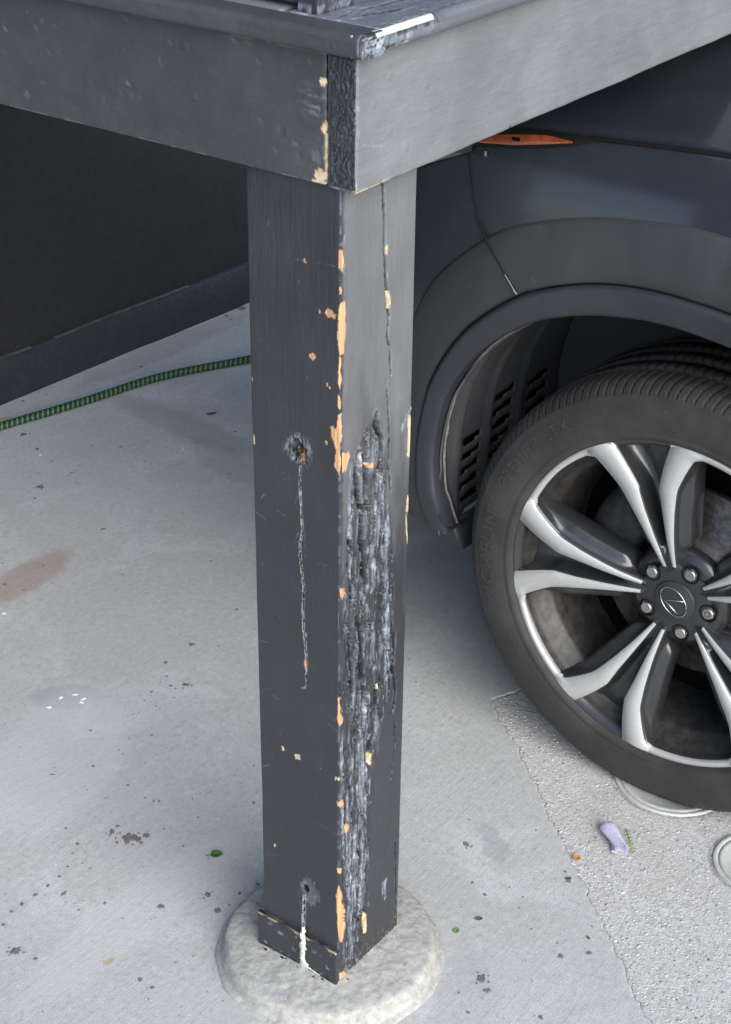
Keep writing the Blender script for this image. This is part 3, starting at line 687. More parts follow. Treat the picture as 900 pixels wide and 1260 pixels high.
# joists and soffit seen only from below, made pale to brighten the hood reflection
SOF = simple("pale grey soffit bounce", (0.30, 0.30, 0.29), 0.6, nscale=20)
for k in range(3):
    mb = MB(); x = 0.35+k*0.36
    mb.box((x, 0.012, 1.206), (x+0.04, 1.74, 1.3445)); put(mb.build("joist", SOF, bevel=0.002), deck)
mb = MB(); mb.box((DX1-0.04, 0.012, 1.2), (DX1-0.004, 1.75, 1.3445)); put(mb.build("rim_board", PAINT_Y, bevel=0.002), deck)
# flaking end of the nosing strip and the white lifted flake beside it
xe = np.linspace(-0.0290, 0.0128, 40); ze = np.linspace(NZ0+0.001, NZ1-0.001, 26); Xe, Ze = np.meshgrid(xe, ze)
nn = fbm(Xe*260, Ze*260, 95, 4); ed_ = np.minimum.reduce([Xe-xe[0], Ze-ze[0], ze[-1]-Ze]); cut = np.hypot(np.clip(-0.0215-Xe, 0, 1), np.clip(np.abs(Ze-(NZ0+NZ1)/2)-0.0050, 0, 1))
Ye = -0.0467-(nn-0.4)*0.0035+sstep(0.0028, 0.0, ed_)*0.004+sstep(0.0058, 0.0085, cut)*0.010
we = np.zeros(Xe.shape+(4,)); we[..., 1] = 0.35+0.6*(nn > 0.5); we[..., 2] = (fbm(Xe*120, Ze*400, 96, 3) > 0.62)*0.8
put(mesh_np("nosing_end", np.stack([Xe, Ye, Ze], -1).reshape(-1, 3), gridq(26, 40), PAINT_DECK, None, True, we.reshape(-1, 4)), deck)
xf = np.linspace(-0.004, 0.0975, 90); low = 0.0055+0.0035*fbm(xf*90, xf*0, 97, 4)*np.where(xf < 0.03, 1.6, 1.0); Vf = []
for f, yo, zo in ((0, 0.0035, 0.0000), (0.25, -0.0002, 0.0004), (0.6, -0.0024, -0.0012), (1.0, -0.0034, -0.0040)):
    Vf.append(np.stack([xf, -0.0440+yo-f*low*0.12, NZ1-0.0008+zo-f*low*0.18+0.0007*fbm(xf*60, xf*0+f, 98, 3)], -1))
fo_ = mesh_np("paint_flake", np.concatenate(Vf), gridq(4, 90)[:, ::-1], simple("white lifted paint flake", (0.56, 0.57, 0.58), 0.55, nscale=220, var=0.12)); md = fo_.modifiers.new('t', 'SOLIDIFY'); md.thickness = 0.0008; md.offset = 0; put(fo_, deck)
# railing foot on the deck edge
rail = tag(empty("deck_railing", (0.05, 0.06, 1.371)), "dark painted railing with baluster and bottom rail on the deck corner", "railing")
def plain(S, T):
    w = np.zeros(S.shape+(4,)); n_ = fbm(T*60, S*200, 101, 3)
    w[..., 1] = (T < 1.378)*(n_ > 0.5)*0.7*(S < 1)
    w[..., 1] = np.maximum(w[..., 1], (S > 0.002)*(S < 1)*(fbm(T*6, S*600, 102, 3) > 0.5)*0.25)
    return (n_-0.5)*0.0012, w
put(sweep("baluster", rrect(0.0200, 0.0830, 0.0455, 0.0740, 0.002, 0.002, coarse=0.01), np.linspace(1.3695, 2.25, 240), 'z', plain, PAINT_Z), rail)
put(sweep("bottom_rail", rrect(0.0300, 0.0680, 1.3745, 1.4450, 0.003, 0.004, coarse=0.01), np.linspace(0.0775, 1.75, 120), 'y', lambda S, T: ((fbm(T*20, S*50, 103, 3)-0.5)*0.001, np.zeros(S.shape+(4,))), PAINT_Y), rail)
put(sweep("hand_rail", rrect(0.0100, 0.0930, 2.2500, 2.2850, 0.006, 0.01, coarse=0.02), np.linspace(0.03, 1.75, 20), 'y', None, PAINT_Y), rail)
src = None
for k in range(12):
    if src is None: src = sweep("baluster", rrect(0.0340, 0.0640, 0.1900, 0.2200, 0.002, 0.01), np.linspace(1.4440, 2.2510, 8), 'z', None, PAINT_Z); o = src
    else: o = src.copy(); COL.objects.link(o); o.location.y = 0.13*k
    put(o, rail)
SCREW = simple("worn zinc screw", (0.42, 0.42, 0.42), 0.4, 0.9)
mb = MB(); mb.tube([(0.0302, 0.084, 1.386), (0.0275, 0.084, 1.386)], 0.0045, 14); put(mb.build("screw", SCREW, bevel=0.0006), rail)
mb = MB(); mb.tube([(0.05, 0.09, 1.372), (0.05, 0.09, 1.376)], 0.012, 12); put(mb.build("foot_block", PAINT_Z), rail)

# ------------------------------------------------------------------ post on its round footing
PA, PB = 0.1447, 0.1344
post = tag(empty("timber_post", (PA/2, PB/2, 0.036)), "rotting charcoal painted square timber post with bare orange chips along its corner", "post")
POST_BASE, POST_TOP = 0.030, 1.1975
ROT_L = [(904, 64.6), (862, 26), (837, 17.7), (748, 14.1), (660, 6), (575, 3), (383, 3), (169, 4), (60, 12)]
ROT_R = [(904, 78), (851, 90.4), (804, 94), (700, 115.8), (508, 122), (490, 122), (422, 90), (336, 76), (118, 70), (56, 49)]
def post_disp(S, T):
    s = S*1000.0; z = T*1000.0
    left = (s < 0) & (s > -140); right = (s >= 0) & (s < 160); vis = left | right
    n1 = fbm(s/3.0, z/7.0, 111, 3)-0.5; n2 = fbm(s/3.0, z/7.0, 112, 3)-0.5
    sw = s+n1*3.0; zw = z+n2*9.0
    w = np.zeros(S.shape+(4,)); d = (fbm(s/30, z/160, 113, 4)-0.5)*1.6+(fbm(s/2.2, z/90, 114, 3)-0.5)*0.28      # mm, inward positive
    # ---- rot field on the bright face
    rl = np.interp(z, [p[0] for p in ROT_L[::-1]], [p[1] for p in ROT_L[::-1]]); rr = np.interp(z, [p[0] for p in ROT_R[::-1]], [p[1] for p in ROT_R[::-1]])
    wob = (fbm(s/8, z/40, 115, 3)-0.5)*16
    R = sstep(-3, 7, s+wob-rl)*sstep(-3, 9, rr-s+wob)*sstep(905, 875, z)*right
    fib = fbm(sw/4.2, z/48.0, 116, 4); tr = fbm((s+n2*4)/8.0, z/70.0+s/60, 122, 4)*6.5; ter = (np.floor(tr)+sstep(0.72, 1.0, tr-np.floor(tr)))/6.5
    crk = sstep(0.045, 0.0, np.abs(fbm((s+n1*4)/7.5, z/95.0, 123, 4)-0.5)); fib2 = fbm(sw/1.7, z/22.0, 117, 3); lump = fbm(s/9, z/26, 118, 3); drop = fbm(sw/2.2, z/6.0, 121, 3); drip = fbm(sw/1.9, z/19.0, 125, 3)
    low = sstep(520, 300, z)
    d += R*((ter-0.42)*7.0*(1-0.4*low) + crk*7.0*(1-0.5*low) + (lump-0.5)*3.4+(fib2-0.5)*0.9+(drop-0.5)*(0.5+3.2*low))
    hole_c = np.maximum(sstep(0.66, 0.76, ter)*sstep(330, 520, z), crk*0.9)*R
    d += hole_c*2; w[..., 2] = np.maximum(w[..., 2], hole_c*0.85)
    wl = R*sstep(0.54, 0.38, fib)*sstep(0.44, 0.62, drip)*(1-hole_c)
    w[..., 1] = np.maximum(w[..., 1], wl*(0.55+0.25*low))
    for line, wd in LIGHT:  # pale streaks: weathered wood plus sky glints painted into the colour
        q = dpoly(sw, z+n2*6, line)/(wd*0.62)
        mk = sstep(1.15, 0.55, q+(fib2-0.5)*1.6+(drop-0.5)*1.1)*(1-0.8*w[..., 2])
        w[..., 1] = np.maximum(w[..., 1], mk*(0.30+0.70*sstep(0.40, 0.62, drip))*0.95); d -= mk*2.2*(drop-0.3)
    for line, wd in CREV:
        q = dpoly(s+n1*2.2, z+n2*5, line)/(wd*(0.78 if line[0][0] > 0 else 0.55))
        mk = sstep(1.2, 0.35, q+(fib2-0.5)*0.9)
        if line[0][0] < 0:      # bled, pale edged split on the shaded face
            mk2 = sstep(1.9, 1.1, q+(fib2-0.5)*1.4)
            w[..., 1] = np.maximum(w[..., 1], mk2*(0.35+0.6*(fib2 > 0.46))); w[..., 3] = np.maximum(w[..., 3], mk2*(drop > 0.60)*0.6); d -= mk2*0.7*drop
            mk = sstep(0.75, 0.2, q+(fib2-0.5)*0.9)*(drop > 0.36)
        elif z.max() > 0 and line[0][1] > 900: mk = sstep(1.7, 0.5, q+(fib2-0.5)*0.9)
        deep = min(13.0, 2.2*wd)*(0.35 if line[0][0] < 0 else 1)
        d += mk*deep; w[..., 2] = np.maximum(w[..., 2], sstep(0.25, 0.8, mk))
        lip = np.exp(-((q-1.55)/0.35)**2); d -= lip*0.5
        w[..., 1] = np.maximum(w[..., 1], lip*(fib2 > 0.5)*0.30); w[..., 1] *= 1-0.9*sstep(0.3, 0.8, mk)
    # ---- torn hole and bled streak on the shaded face
    q = np.hypot((s+63)/14, (z-861)/15)+n1*1.3
    mk = sstep(1.1, 0.5, q)*left; d += mk*5*(0.4+fib2); w[..., 1] = np.maximum(w[..., 1], np.exp(-((q-1.05)/0.3)**2)*left*0.6*(fib2 > 0.45))
    q2 = np.hypot((s+58)/8, (z-856)/11)+n2*0.9; w[..., 0] = np.maximum(w[..., 0], sstep(1.1, 0.6, q2)*left*(fib2 > 0.42)*0.75)
    w[..., 2] = np.maximum(w[..., 2], mk*(drop > 0.56)*0.9)
    # lower dent
    q = np.hypot((s+50)/17, (z-176)/24)+n1*0.8
    mk = sstep(1.05, 0.8, q)*left; d += mk*1.0; w[..., 1] = np.maximum(w[..., 1], mk*0.30*(0.5+lump))
    q = np.hypot((s+57)/6, (z-176)/9)+n1; mk = sstep(1.1, 0.5, q)*left; d += mk*4; w[..., 2] = np.maximum(w[..., 2], mk)
    for line, wd in SCRATCH:
        q = dpoly(s+n1*1.5, z+n2*3, line)/(wd*0.27)
        mk = sstep(1.2, 0.4, q+(fib2-0.5)*0.8); w[..., 1] = np.maximum(w[..., 1], mk*0.34*(0.3+0.7*(drop > 0.42))); d += mk*0.2
    for line in BARE:
        p = np.array(line); c = p.mean(0); bb = (np.abs(sw-c[0]) < np.ptp(p[:, 0])+6) & (np.abs(zw-c[1]) < np.ptp(p[:, 1])+12)
        if not bb.any(): continue
        mk = np.zeros(S.shape); i = np.where(bb)
        mk[i] = inpoly(s[i]+n1[i]*2.4, z[i]+n2[i]*6, line)
        w[..., 0] = np.maximum(w[..., 0], mk); d += mk*0.9; w[..., 1] *= 1-mk; w[..., 2] *= 1-mk
    for line in BEIGE:
        p = np.array(line); c = p.mean(0); bb = (np.abs(s-c[0]) < np.ptp(p[:, 0])+6) & (np.abs(z-c[1]) < np.ptp(p[:, 1])+12)
        if not bb.any(): continue
        mk = np.zeros(S.shape); i = np.where(bb)
        mk[i] = inpoly(s[i]+n1[i]*2.0, z[i]+n2[i]*6, line)
        w[..., 3] = np.maximum(w[..., 3], mk*0.95); d += mk*(-0.4 if c[0] > 100 else 0.5); w[..., 1] *= 1-mk; w[..., 2] *= 1-mk
    # worn corner line
    cl = np.exp(-(s/2.0)**2)*(fbm(z/9, s*0, 119, 3) > 0.60); w[..., 1] = np.maximum(w[..., 1], cl*0.28*(1-w[..., 0]))
    # ragged foot
    foot = sstep(75, 40, z+n2*30)*right; w[..., 0] = np.maximum(w[..., 0], foot*(drop > 0.66)*0.28); d += foot*(fib2-0.3)*2.5
    # light painted into the colour high on the bright face, ending raggedly
    lit_tone = right*sstep(560, 1010, z+(fbm(s/14, z/60, 124, 4)-0.5)*260)*sstep(0, 9, s+n1*6)*0.92*(1-0.62*R)
    return d*vis*0.001, np.clip(w, 0, 1)*vis[..., None], lit_tone
pc = rrect(0, PA, 0, PB, 0.0028, 0.00118, coarse=0.012, arcn=6)
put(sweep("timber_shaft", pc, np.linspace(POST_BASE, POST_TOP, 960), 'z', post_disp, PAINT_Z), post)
# small plinth boards round the foot of the shaded face, split in the middle
def plin(S, T):
    w = np.zeros(S.shape+(4,)); n_ = fbm(T*120, S*120, 131, 3)
    w[..., 3] = (T > 0.0915)*(n_ > 0.5)*0.55
    w[..., 2] = (T < 0.040)*(n_ > 0.5)*0.8
    w[..., 1] = (n_ > 0.72)*0.4
    return (n_-0.5)*0.0012, w
for y0, y1 in ((-0.0005, 0.0555), (0.0605, 0.1415)):
    put(sweep("plinth_board", rrect(-0.0065, 0.0009 if y0 < 0 else 0.0012, y0, y1, 0.002, 0.002, coarse=0.004), np.linspace(0.033, 0.0935, 44), 'z', plin, PAINT_Z), post)
# pale run of dried filler in the split
FILL = simple("dried white filler", (0.62, 0.64, 0.58), 0.6, nscale=200, var=0.3, bumpd=0.001)
def ribbon(name, pts, widths, x, th, mat, seed):
    pts = np.array(pts); L = np.r_[0, np.cumsum(np.hypot(*np.diff(pts, axis=0).T))]; t = np.linspace(0, L[-1], 70)
    y = np.interp(t, L, pts[:, 0])+(fbm(t*150, t*0, seed, 3)-0.5)*0.006; z = np.interp(t, L, pts[:, 1]); wd = np.interp(t, L, widths)*(0.45+1.1*fbm(t*220, t*0, seed+1, 3))
    c = np.linspace(-1, 1, 9); V = []
    for i in range(len(t)):
        for k in c:
            V.append((x-th*(1-abs(k)**2.5)*(0.5+fbm(t[i]*400, k*3, seed+2, 2)), y[i]+k*wd[i], z[i]))
    return mesh_np(name, np.array(V), gridq(len(t), 9), mat)
put(ribbon("filler_run", [(0.0590, 0.112), (0.0585, 0.090), (0.0600, 0.065), (0.0575, 0.037)], [0.002, 0.005, 0.007, 0.010], -0.0045, 0.004, FILL, 141), post)
put(ribbon("filler_run", [(0.060, 0.044), (0.044, 0.0395), (0.028, 0.0375)], [0.002, 0.004, 0.001], -0.0058, 0.002, FILL, 151), post)

# footing
FOOTM = None
def footing_mat():
    m, nt, b = newmat("rough cast footing concrete"); co = objco(nt)
    a = noise(nt, co, 60, 6, 0.8, 0.0); f = noise(nt, co, 150, 4, 0.7); gr = noise(nt, co, 500, 2, 0.6)
    col = ramp(nt, a, [(0.30, (0.25, 0.24, 0.215)), (0.43, (0.335, 0.325, 0.30)), (0.53, (0.40, 0.395, 0.375)), (0.70, (0.47, 0.47, 0.46))])
    col = mixc(nt, mrange(nt, f, 0.58, 0.75, 0, 0.6), col, (0.20, 0.19, 0.175))
    col = mixc(nt, mrange(nt, f, 0.42, 0.28, 0, 0.5), col, (0.60, 0.61, 0.61))
    nt.links.new(col, b.inputs['Base Color']); b.inputs['Roughness'].default_value = 0.85
    nt.links.new(bump(nt, gr, 0.0008, 0.6, bump(nt, f, 0.0015, 0.6)), b.inputs['Normal']); return m
prof = [(0.1700, -0.004), (0.1672, 0.002), (0.1600, 0.006), (0.1565, 0.015), (0.1540, 0.0235), (0.1500, 0.0280), (0.1430, 0.0300), (0.1300, 0.0318), (0.11, 0.0340), (0.08, 0.0365), (0.04, 0.0375), (0.002, 0.0375)]
pr = np.array(prof); tt = np.linspace(0, 1, 70); Lp = np.r_[0, np.cumsum(np.hypot(*np.diff(pr, axis=0).T))]; Lp /= Lp[-1]
rr_ = np.interp(tt, Lp, pr[:, 0]); zz_ = np.interp(tt, Lp, pr[:, 1]); th = np.linspace(0, 2*np.pi, 240, endpoint=False)
RR, TH = np.meshgrid(rr_, th, indexing='ij'); ZZ = np.repeat(zz_[:, None], 240, 1)
X = np.cos(TH); Y = np.sin(TH)
rad = RR*(1+(fbm(X*2.2+5, Y*2.2+5, 161, 3)-0.5)*0.03*sstep(0.05, 0.16, RR))+(fbm(X*9+5, Y*9+ZZ*200, 162, 3)-0.5)*0.006*sstep(0.1, 0.16, RR)
zd = ZZ+(fbm(X*RR*45+9, Y*RR*45+9, 163, 4)-0.5)*0.0028*sstep(0.0, 0.01, ZZ)+(fbm(X*RR*180+9, Y*RR*180+9, 164, 3)-0.5)*0.0022
V = np.stack([0.0707+rad*X, 0.0692+rad*Y, zd], -1).reshape(-1, 3)
ft = mesh_np("concrete_footing", V, gridq(70, 240, True), footing_mat())
tag(ft, "round rough concrete footing at the foot of the timber post", "footing")
# chips and drips of dark paint at the post foot
mb = MB(); rnd = random.Random(5)
for k in range(20):
    if k < 17: y = rnd.uniform(0.02, 0.125); x = -0.009-abs(rnd.gauss(0, 0.0025))
    else: x = rnd.uniform(0.0, 0.15); y = -0.006-abs(rnd.gauss(0, 0.005))
    r = rnd.uniform(0.0025, 0.006); n = 9; a0 = rnd.random()*6
    ring = [(x+0.5*r*rnd.uniform(0.5, 1.2)*math.cos(i*2*math.pi/n), y+r*rnd.uniform(0.4, 1.3)*math.sin(i*2*math.pi/n)) for i in range(n)]
    zb = 0.033
    mb.add([(p[0], p[1], zb) for p in ring]+[(x+(p[0]-x)*0.7, y+(p[1]-y)*0.7, zb+0.0032) for p in ring], [tuple(range(n, 2*n))]+[(i, (i+1) % n, n+(i+1) % n, n+i) for i in range(n)])
tag(mb.build("paint_crumbs", simple("dark paint crumbs", (0.03, 0.032, 0.038), 0.5)), "dark paint crumbs and drips around the foot of the timber post", "crumbs", kind='stuff')

# ------------------------------------------------------------------ hose
HOSE = simple("dark green rubber hose", (0.012, 0.030, 0.016), 0.45, nscale=120)
HBAND = simple("leaf green hose band", (0.062, 0.15, 0.075), 0.45, nscale=150, var=0.25)
hp = np.array([(-0.6, 1.66), (-0.2, 1.76), (0.3, 1.80), (0.62, 1.79), (0.80, 1.765), (0.9484, 1.7246), (1.1584, 1.668), (1.3884, 1.614), (1.608, 1.5076), (1.85, 1.40), (2.2, 1.30), (2.8, 1.36), (3.4, 1.55)])
def catmull(P, n):
    out = []
    P = np.vstack([2*P[0]-P[1], P, 2*P[-1]-P[-2]])
    for i in range(1, len(P)-2):
        for t in np.linspace(0, 1, n, endpoint=False):
            p0, p1, p2, p3 = P[i-1:i+3]
            out.append(0.5*((2*p1)+(-p0+p2)*t+(2*p0-5*p1+4*p2-p3)*t*t+(-p0+3*p1-3*p2+p3)*t**3))
    out.append(P[-2]); return np.array(out)
hc = catmull(hp, 60); L = np.r_[0, np.cumsum(np.hypot(*np.diff(hc, axis=0).T))]
HR = 0.0098
ls = np.arange(0, L[-1], 0.0022); cx = np.interp(ls, L, hc[:, 0]); cy = np.interp(ls, L, hc[:, 1])
tx = np.gradient(cx, ls); ty = np.gradient(cy, ls)
ph = np.linspace(0, 2*np.pi, 16, endpoint=False); PH, LS = np.meshgrid(ph, ls); 
spiral = (LS/0.0135 - PH/(2*np.pi)) % 1.0
rr = HR*(0.93+0.10*np.abs(np.sin(np.pi*spiral)))
def hose_pts(R_, PH_, cx_, cy_, tx_, ty_): 
    nx, ny = ty_, -tx_
    return np.stack([cx_+nx*np.cos(PH_)*R_, cy_+ny*np.cos(PH_)*R_, HR+0.0006+np.sin(PH_)*R_], -1)
V = hose_pts(rr, PH, cx[:, None], cy[:, None], tx[:, None], ty[:, None]).reshape(-1, 3)
hose = tag(empty("garden_hose", (cx[0], cy[0], 0)), "green banded corrugated garden hose lying along the dark wall", "hose")
put(mesh_np("tube", V, gridq(len(ls), 16, True)[:, ::-1], HOSE), hose)
# helical light green band
turns = np.arange(0, L[-1]-0.02, 0.0135/16)
pc_ = turns/0.0135*2*np.pi
V = []
for off, lift in ((-0.0030, 0.90), (-0.0021, 1.045), (0.0021, 1.045), (0.0030, 0.90)):
    l_ = np.clip(turns+off+0.00675, 0, L[-1]); x_ = np.interp(l_, ls, cx); y_ = np.interp(l_, ls, cy); a_ = np.interp(l_, ls, tx); b_ = np.interp(l_, ls, ty)
    V.append(hose_pts(HR*lift, pc_, x_, y_, a_, b_))
put(mesh_np("spiral_band", np.concatenate(V), gridq(4, len(turns)), HBAND), hose)

# ------------------------------------------------------------------ car (nose under the deck, near side towards the post)
def car_paint():
    m, nt, b = newmat("dark blue grey metallic paint"); co = objco(nt)
    fl = noise(nt, co, 2600, 2, 0.5); dust = noise(nt, co, 9, 4, 0.65); sp = noise(nt, co, 210, 2, 0.5)
    col = mixc(nt, mrange(nt, fl, 0.35, 0.7), (0.023, 0.027, 0.038), (0.041, 0.048, 0.067))
    col = mixc(nt, mrange(nt, dust, 0.45, 0.8, 0, 0.22), col, (0.085, 0.085, 0.085))
    col = mixc(nt, mrange(nt, sp, 0.74, 0.80, 0, 0.45), col, (0.22, 0.22, 0.21))
    nt.links.new(col, b.inputs['Base Color']); b.inputs['Metallic'].default_value = 0.35
    nt.links.new(mrange(nt, dust, 0.3, 0.8, 0.30, 0.42), b.inputs['Roughness'])
    b.inputs['Coat Weight'].default_value = 0.9; b.inputs['Coat Roughness'].default_value = 0.12
    return m
CARP = car_paint()
def plastic(name, col, rough):
    m, nt, b = newmat(name); co = objco(nt)
    f = noise(nt, co, 900, 2, 0.5); d = noise(nt, mapping(nt, co, (1, 1, 0.5)), 7, 5, 0.65, 0.6); sc = noise(nt, co, 40, 3, 0.6)
    c = mixc(nt, mrange(nt, d, 0.4, 0.75, 0, 0.42), col, tuple(x*1.7+0.006 for x in col))
    c = mixc(nt, mrange(nt, sc, 0.62, 0.8, 0, 0.35), c, tuple(x*2.4 for x in col))
    nt.links.new(c, b.inputs['Base Color']); nt.links.new(mrange(nt, d, 0.3, 0.8, rough-0.07, rough+0.1), b.inputs['Roughness'])
    nt.links.new(bump(nt, f, 0.0003, 0.5), b.inputs['Normal']); return m
CLAD = plastic("matt grey wheel arch cladding", (0.031, 0.033, 0.036), 0.48)
TRIM = plastic("blue black arch lip", (0.026, 0.029, 0.036), 0.45)
LINER = plastic("dusty black arch liner", (0.055, 0.057, 0.062), 0.6)
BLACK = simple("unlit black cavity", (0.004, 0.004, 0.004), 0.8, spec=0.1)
GAPM = simple("black panel gap", (0.006, 0.006, 0.007), 0.7, spec=0.2)
def glass_mat(name, col, rough=0.03, tr=0.9):
    m, nt, b = newmat(name)
    b.inputs['Base Color'].default_value = c4(col); b.inputs['Roughness'].default_value = rough; b.inputs['Transmission Weight'].default_value = tr; b.inputs['IOR'].default_value = 1.45
    co = objco(nt); nt.links.new(bump(nt, N_wave(nt, co), 0.0006, 0.5), b.inputs['Normal']); return m
def N_wave(nt, co):
    w = N(nt, 'ShaderNodeTexWave', Scale=70.0, Distortion=0.3); nt.links.new(co, w.inputs['Vector']); return w.outputs['Fac']
AMBER = simple("amber reflector lens", (0.25, 0.06, 0.022), 0.22, nscale=90, var=0.3, coat=0.7)
LAMP = simple("smoked lamp lens", (0.045, 0.047, 0.05), 0.08, nscale=30, coat=1.0, bumpd=0)
GLASS = simple("dark tinted window glass", (0.012, 0.014, 0.016), 0.04, nscale=10, coat=1.0, bumpd=0)

YW, ZW, XW = -0.1251, 0.3640, 0.6782
XC = 1.61
car = tag(empty("parked_car", (XC, -1.4, 0)), "dark blue grey car parked nose under the deck with two tone alloy wheels", "car")
def x0(y):
    t = np.clip((np.asarray(y, float)-0.12)/0.68, 0, 1)
    f = 1-(1-t**2.6)**(1/2.2)
    back = np.clip((-np.asarray(y, float)-2.9)/0.9, 0, 1)
    return 0.655+0.955*f+0.02*sstep(-0.5, -0.9, y)+0.30*back**2.5
def inset(z):
    z = np.asarray(z, float)
    return np.where(z > 0.88, ((np.clip(z, 0.88, 2)-0.88)/0.2)**2*0.045, 0)+np.where(z < 0.42, (0.42-z)*0.35, 0)-0.010*np.exp(-((z-0.80)/0.12)**2)
def xs_(y, z): return x0(y)+inset(z)
def panel(name, V, nr, nc, mat, flip=False, solid=0.0015, parent=car):
    Q = gridq(nr, nc)
    if flip: Q = Q[:, ::-1]
    o = mesh_np(name, V.reshape(-1, 3), Q, mat)
    if solid:
        md = o.modifiers.new('thickness', 'SOLIDIFY'); md.thickness = solid; md.offset = -1
    return put(o, parent)
A_EDGE = [(-30, 0.47), (0, 0.47), (60, 0.472), (88, 0.476), (105, 0.486), (120, 0.497), (135, 0.494), (150, 0.485), (165, 0.458), (175, 0.432), (190, 0.415)]
A_IN = [(-30, 0.515), (0, 0.518), (60, 0.520), (90, 0.524), (105, 0.535), (120, 0.543), (135, 0.535), (150, 0.522), (165, 0.497), (175, 0.476), (190, 0.46)]
A_OUT = [(-30, 0.57), (0, 0.585), (60, 0.61), (86, 0.619), (100, 0.622), (120, 0.640), (135, 0.628), (150, 0.598), (170, 0.57), (190, 0.56)]
def polar(th_deg, r): 
    t = np.radians(th_deg); return YW-r*np.cos(t), ZW+r*np.sin(t)
# near-side painted shell: fender and bumper skin, cut out round the arch
def z_top(y): return np.interp(y, [-3.9, -1.0, -0.15, -0.03, 0.084, 0.2, 0.4, 0.6, 0.8], [1.13, 1.098, 1.0855, 1.0785, 1.0700, 1.055, 1.015, 0.965, 0.92])
def z_bot(y):
    p = -(y-YW); base = np.where(y > 0.2, 0.365-0.06*sstep(0.5, 0.78, y), 0.30)
    ro = 0.555; inside = np.abs(p) < ro
    return np.where(inside, np.maximum(base, ZW+np.sqrt(np.clip(ro*ro-p*p, 0, None))), base)
t = np.linspace(0, 1, 60); ycols = np.concatenate([np.linspace(-0.78, 0.5, 260), 0.5+0.30*np.sin(t[1:]*np.pi/2)])
def shell(name, ycols, nz, mirror, mat):
    zf = np.linspace(0, 1, nz)[:, None]
    Y = np.repeat(ycols[None, :], nz, 0); zb, zt = z_bot(Y), z_top(Y)
    Z = zb+(zt-zb)*zf; X = xs_(Y, Z)
    X = X+0.012*sstep(0.985, 1.0, np.broadcast_to(zf, X.shape))*0.5
    X = np.minimum(X, XC)
    if mirror: X = 2*XC-X
    return panel(name, np.stack([X, Y, Z], -1), nz, len(ycols), mat, flip=not mirror)
shell("front_body_shell", ycols, 60, False, CARP); shell("front_body_shell", ycols, 30, True, CARP)
# wheel arch mouldings
def arch(name, rs, offs, mat, t0, t1, mirror=False, ycen=YW, rev=False):
    th = np.linspace(t0, t1, 150); V = []
    for r_, o_ in zip(rs, offs):
        r = r_(th); tt_ = np.radians(th); y = YW-r*np.cos(tt_); z = ZW+r*np.sin(tt_)
        x = xs_(y, z)-o_
        if mirror: x = 2*XC-x
        V.append(np.stack([x, y+(ycen-YW), z], -1))
    return panel(name, np.array(V), len(rs), len(th), mat, flip=mirror, solid=0)
fo = lambda k: (lambda th: interp(th, A_OUT)+k)
fi = lambda k: (lambda th: interp(th, A_IN)+k)
fe = lambda k: (lambda th: interp(th, A_EDGE)+k)
fm = lambda f: (lambda th: interp(th, A_OUT)*(1-f)+interp(th, A_IN)*f)
for mir in (False, True):
    arch("arch_cladding", [fo(0.004), fo(0.002), fo(-0.003), fm(0.25), fm(0.5), fm(0.75), fi(0.006), fi(0.002), fi(0.0005)], [-0.004, 0.004, 0.0055, 0.006, 0.0065, 0.006, 0.0055, 0.003, -0.004], CLAD, -14, 183, mir)
    arch("arch_lip", [fi(-0.0005), fi(-0.0015), fi(-0.005), fi(-0.009), fi(-0.014), fi(-0.026), fe(0.008), fe(0.003), fe(0.0), fe(0.001), fe(0.004)], [-0.003, 0.0075, 0.0105, 0.0105, 0.0095, 0.008, 0.006, 0.003, -0.003, -0.02, -0.045], TRIM, -14, 183, mir)
# hood
def hood():
    ys = np.concatenate([np.linspace(-1.02, -0.4, 24), np.linspace(-0.38, 0.45, 60), np.linspace(0.47, 0.70, 20)]); u = np.concatenate([np.linspace(0, 0.12, 8), np.linspace(0.13, 0.5, 50), np.linspace(0.52, 1, 20)])
    V = []
    for y in ys:
        zt = z_top(y); xe = float(min(xs_(y, zt), XC-0.05))+0.012
        w_ = XC-xe; x = xe+u*w_
        dx = x-xe
        rise = 0.076*(1-np.exp(-(dx/0.13)**1.25))
        ridge = 0.010*np.exp(-((dx-0.33)/0.055)**2)*np.clip(w_/0.6, 0, 1)
        plate = -0.012*sstep(0.34, 0.42, dx)
        drop = sstep(0.45, 0.72, y)*0.05
        z = zt+0.004+(rise+ridge+plate)*np.clip(w_/0.75, 0, 1) - drop*u
        z[0] -= 0.010; x[0] += 0.001
        V.append(np.stack([x, np.full_like(x, y), z], -1))
    V = np.array(V); 
    panel("hood", V, len(ys), len(u), CARP, flip=False)
    Vm = V.copy(); Vm[..., 0] = 2*XC-Vm[..., 0]; panel("hood", Vm, len(ys), len(u), CARP, flip=True)
hood()
# panel gaps
def gap(name, yz, w, off, mat):
    yz = np.array(yz); L = np.r_[0, np.cumsum(np.hypot(*np.diff(yz, axis=0).T))]; t = np.linspace(0, L[-1], 60); y = np.interp(t, L, yz[:, 0]); z = np.interp(t, L, yz[:, 1])
    dy = np.gradient(y, t); dz = np.gradient(z, t); V = []
    for s_, o_ in ((-1, off-0.0022), (-0.6, off), (0.6, off), (1, off-0.0022)):
        yy = y-dz*s_*w; zz = z+dy*s_*w; V.append(np.stack([xs_(yy, zz)-o_, yy, zz], -1))
    return panel(name, np.array(V), 4, len(t), mat, solid=0)
gap("bumper_seam", [(0.283, 1.022), (0.262, 0.975), (0.241, 0.926), (0.20, 0.883)], 0.0013, 0.0022, GAPM)
gap("bumper_seam", [(0.243, 0.931), (0.222, 0.905), (0.185, 0.866), (0.1555, 0.836)], 0.0012, 0.0082, GAPM)
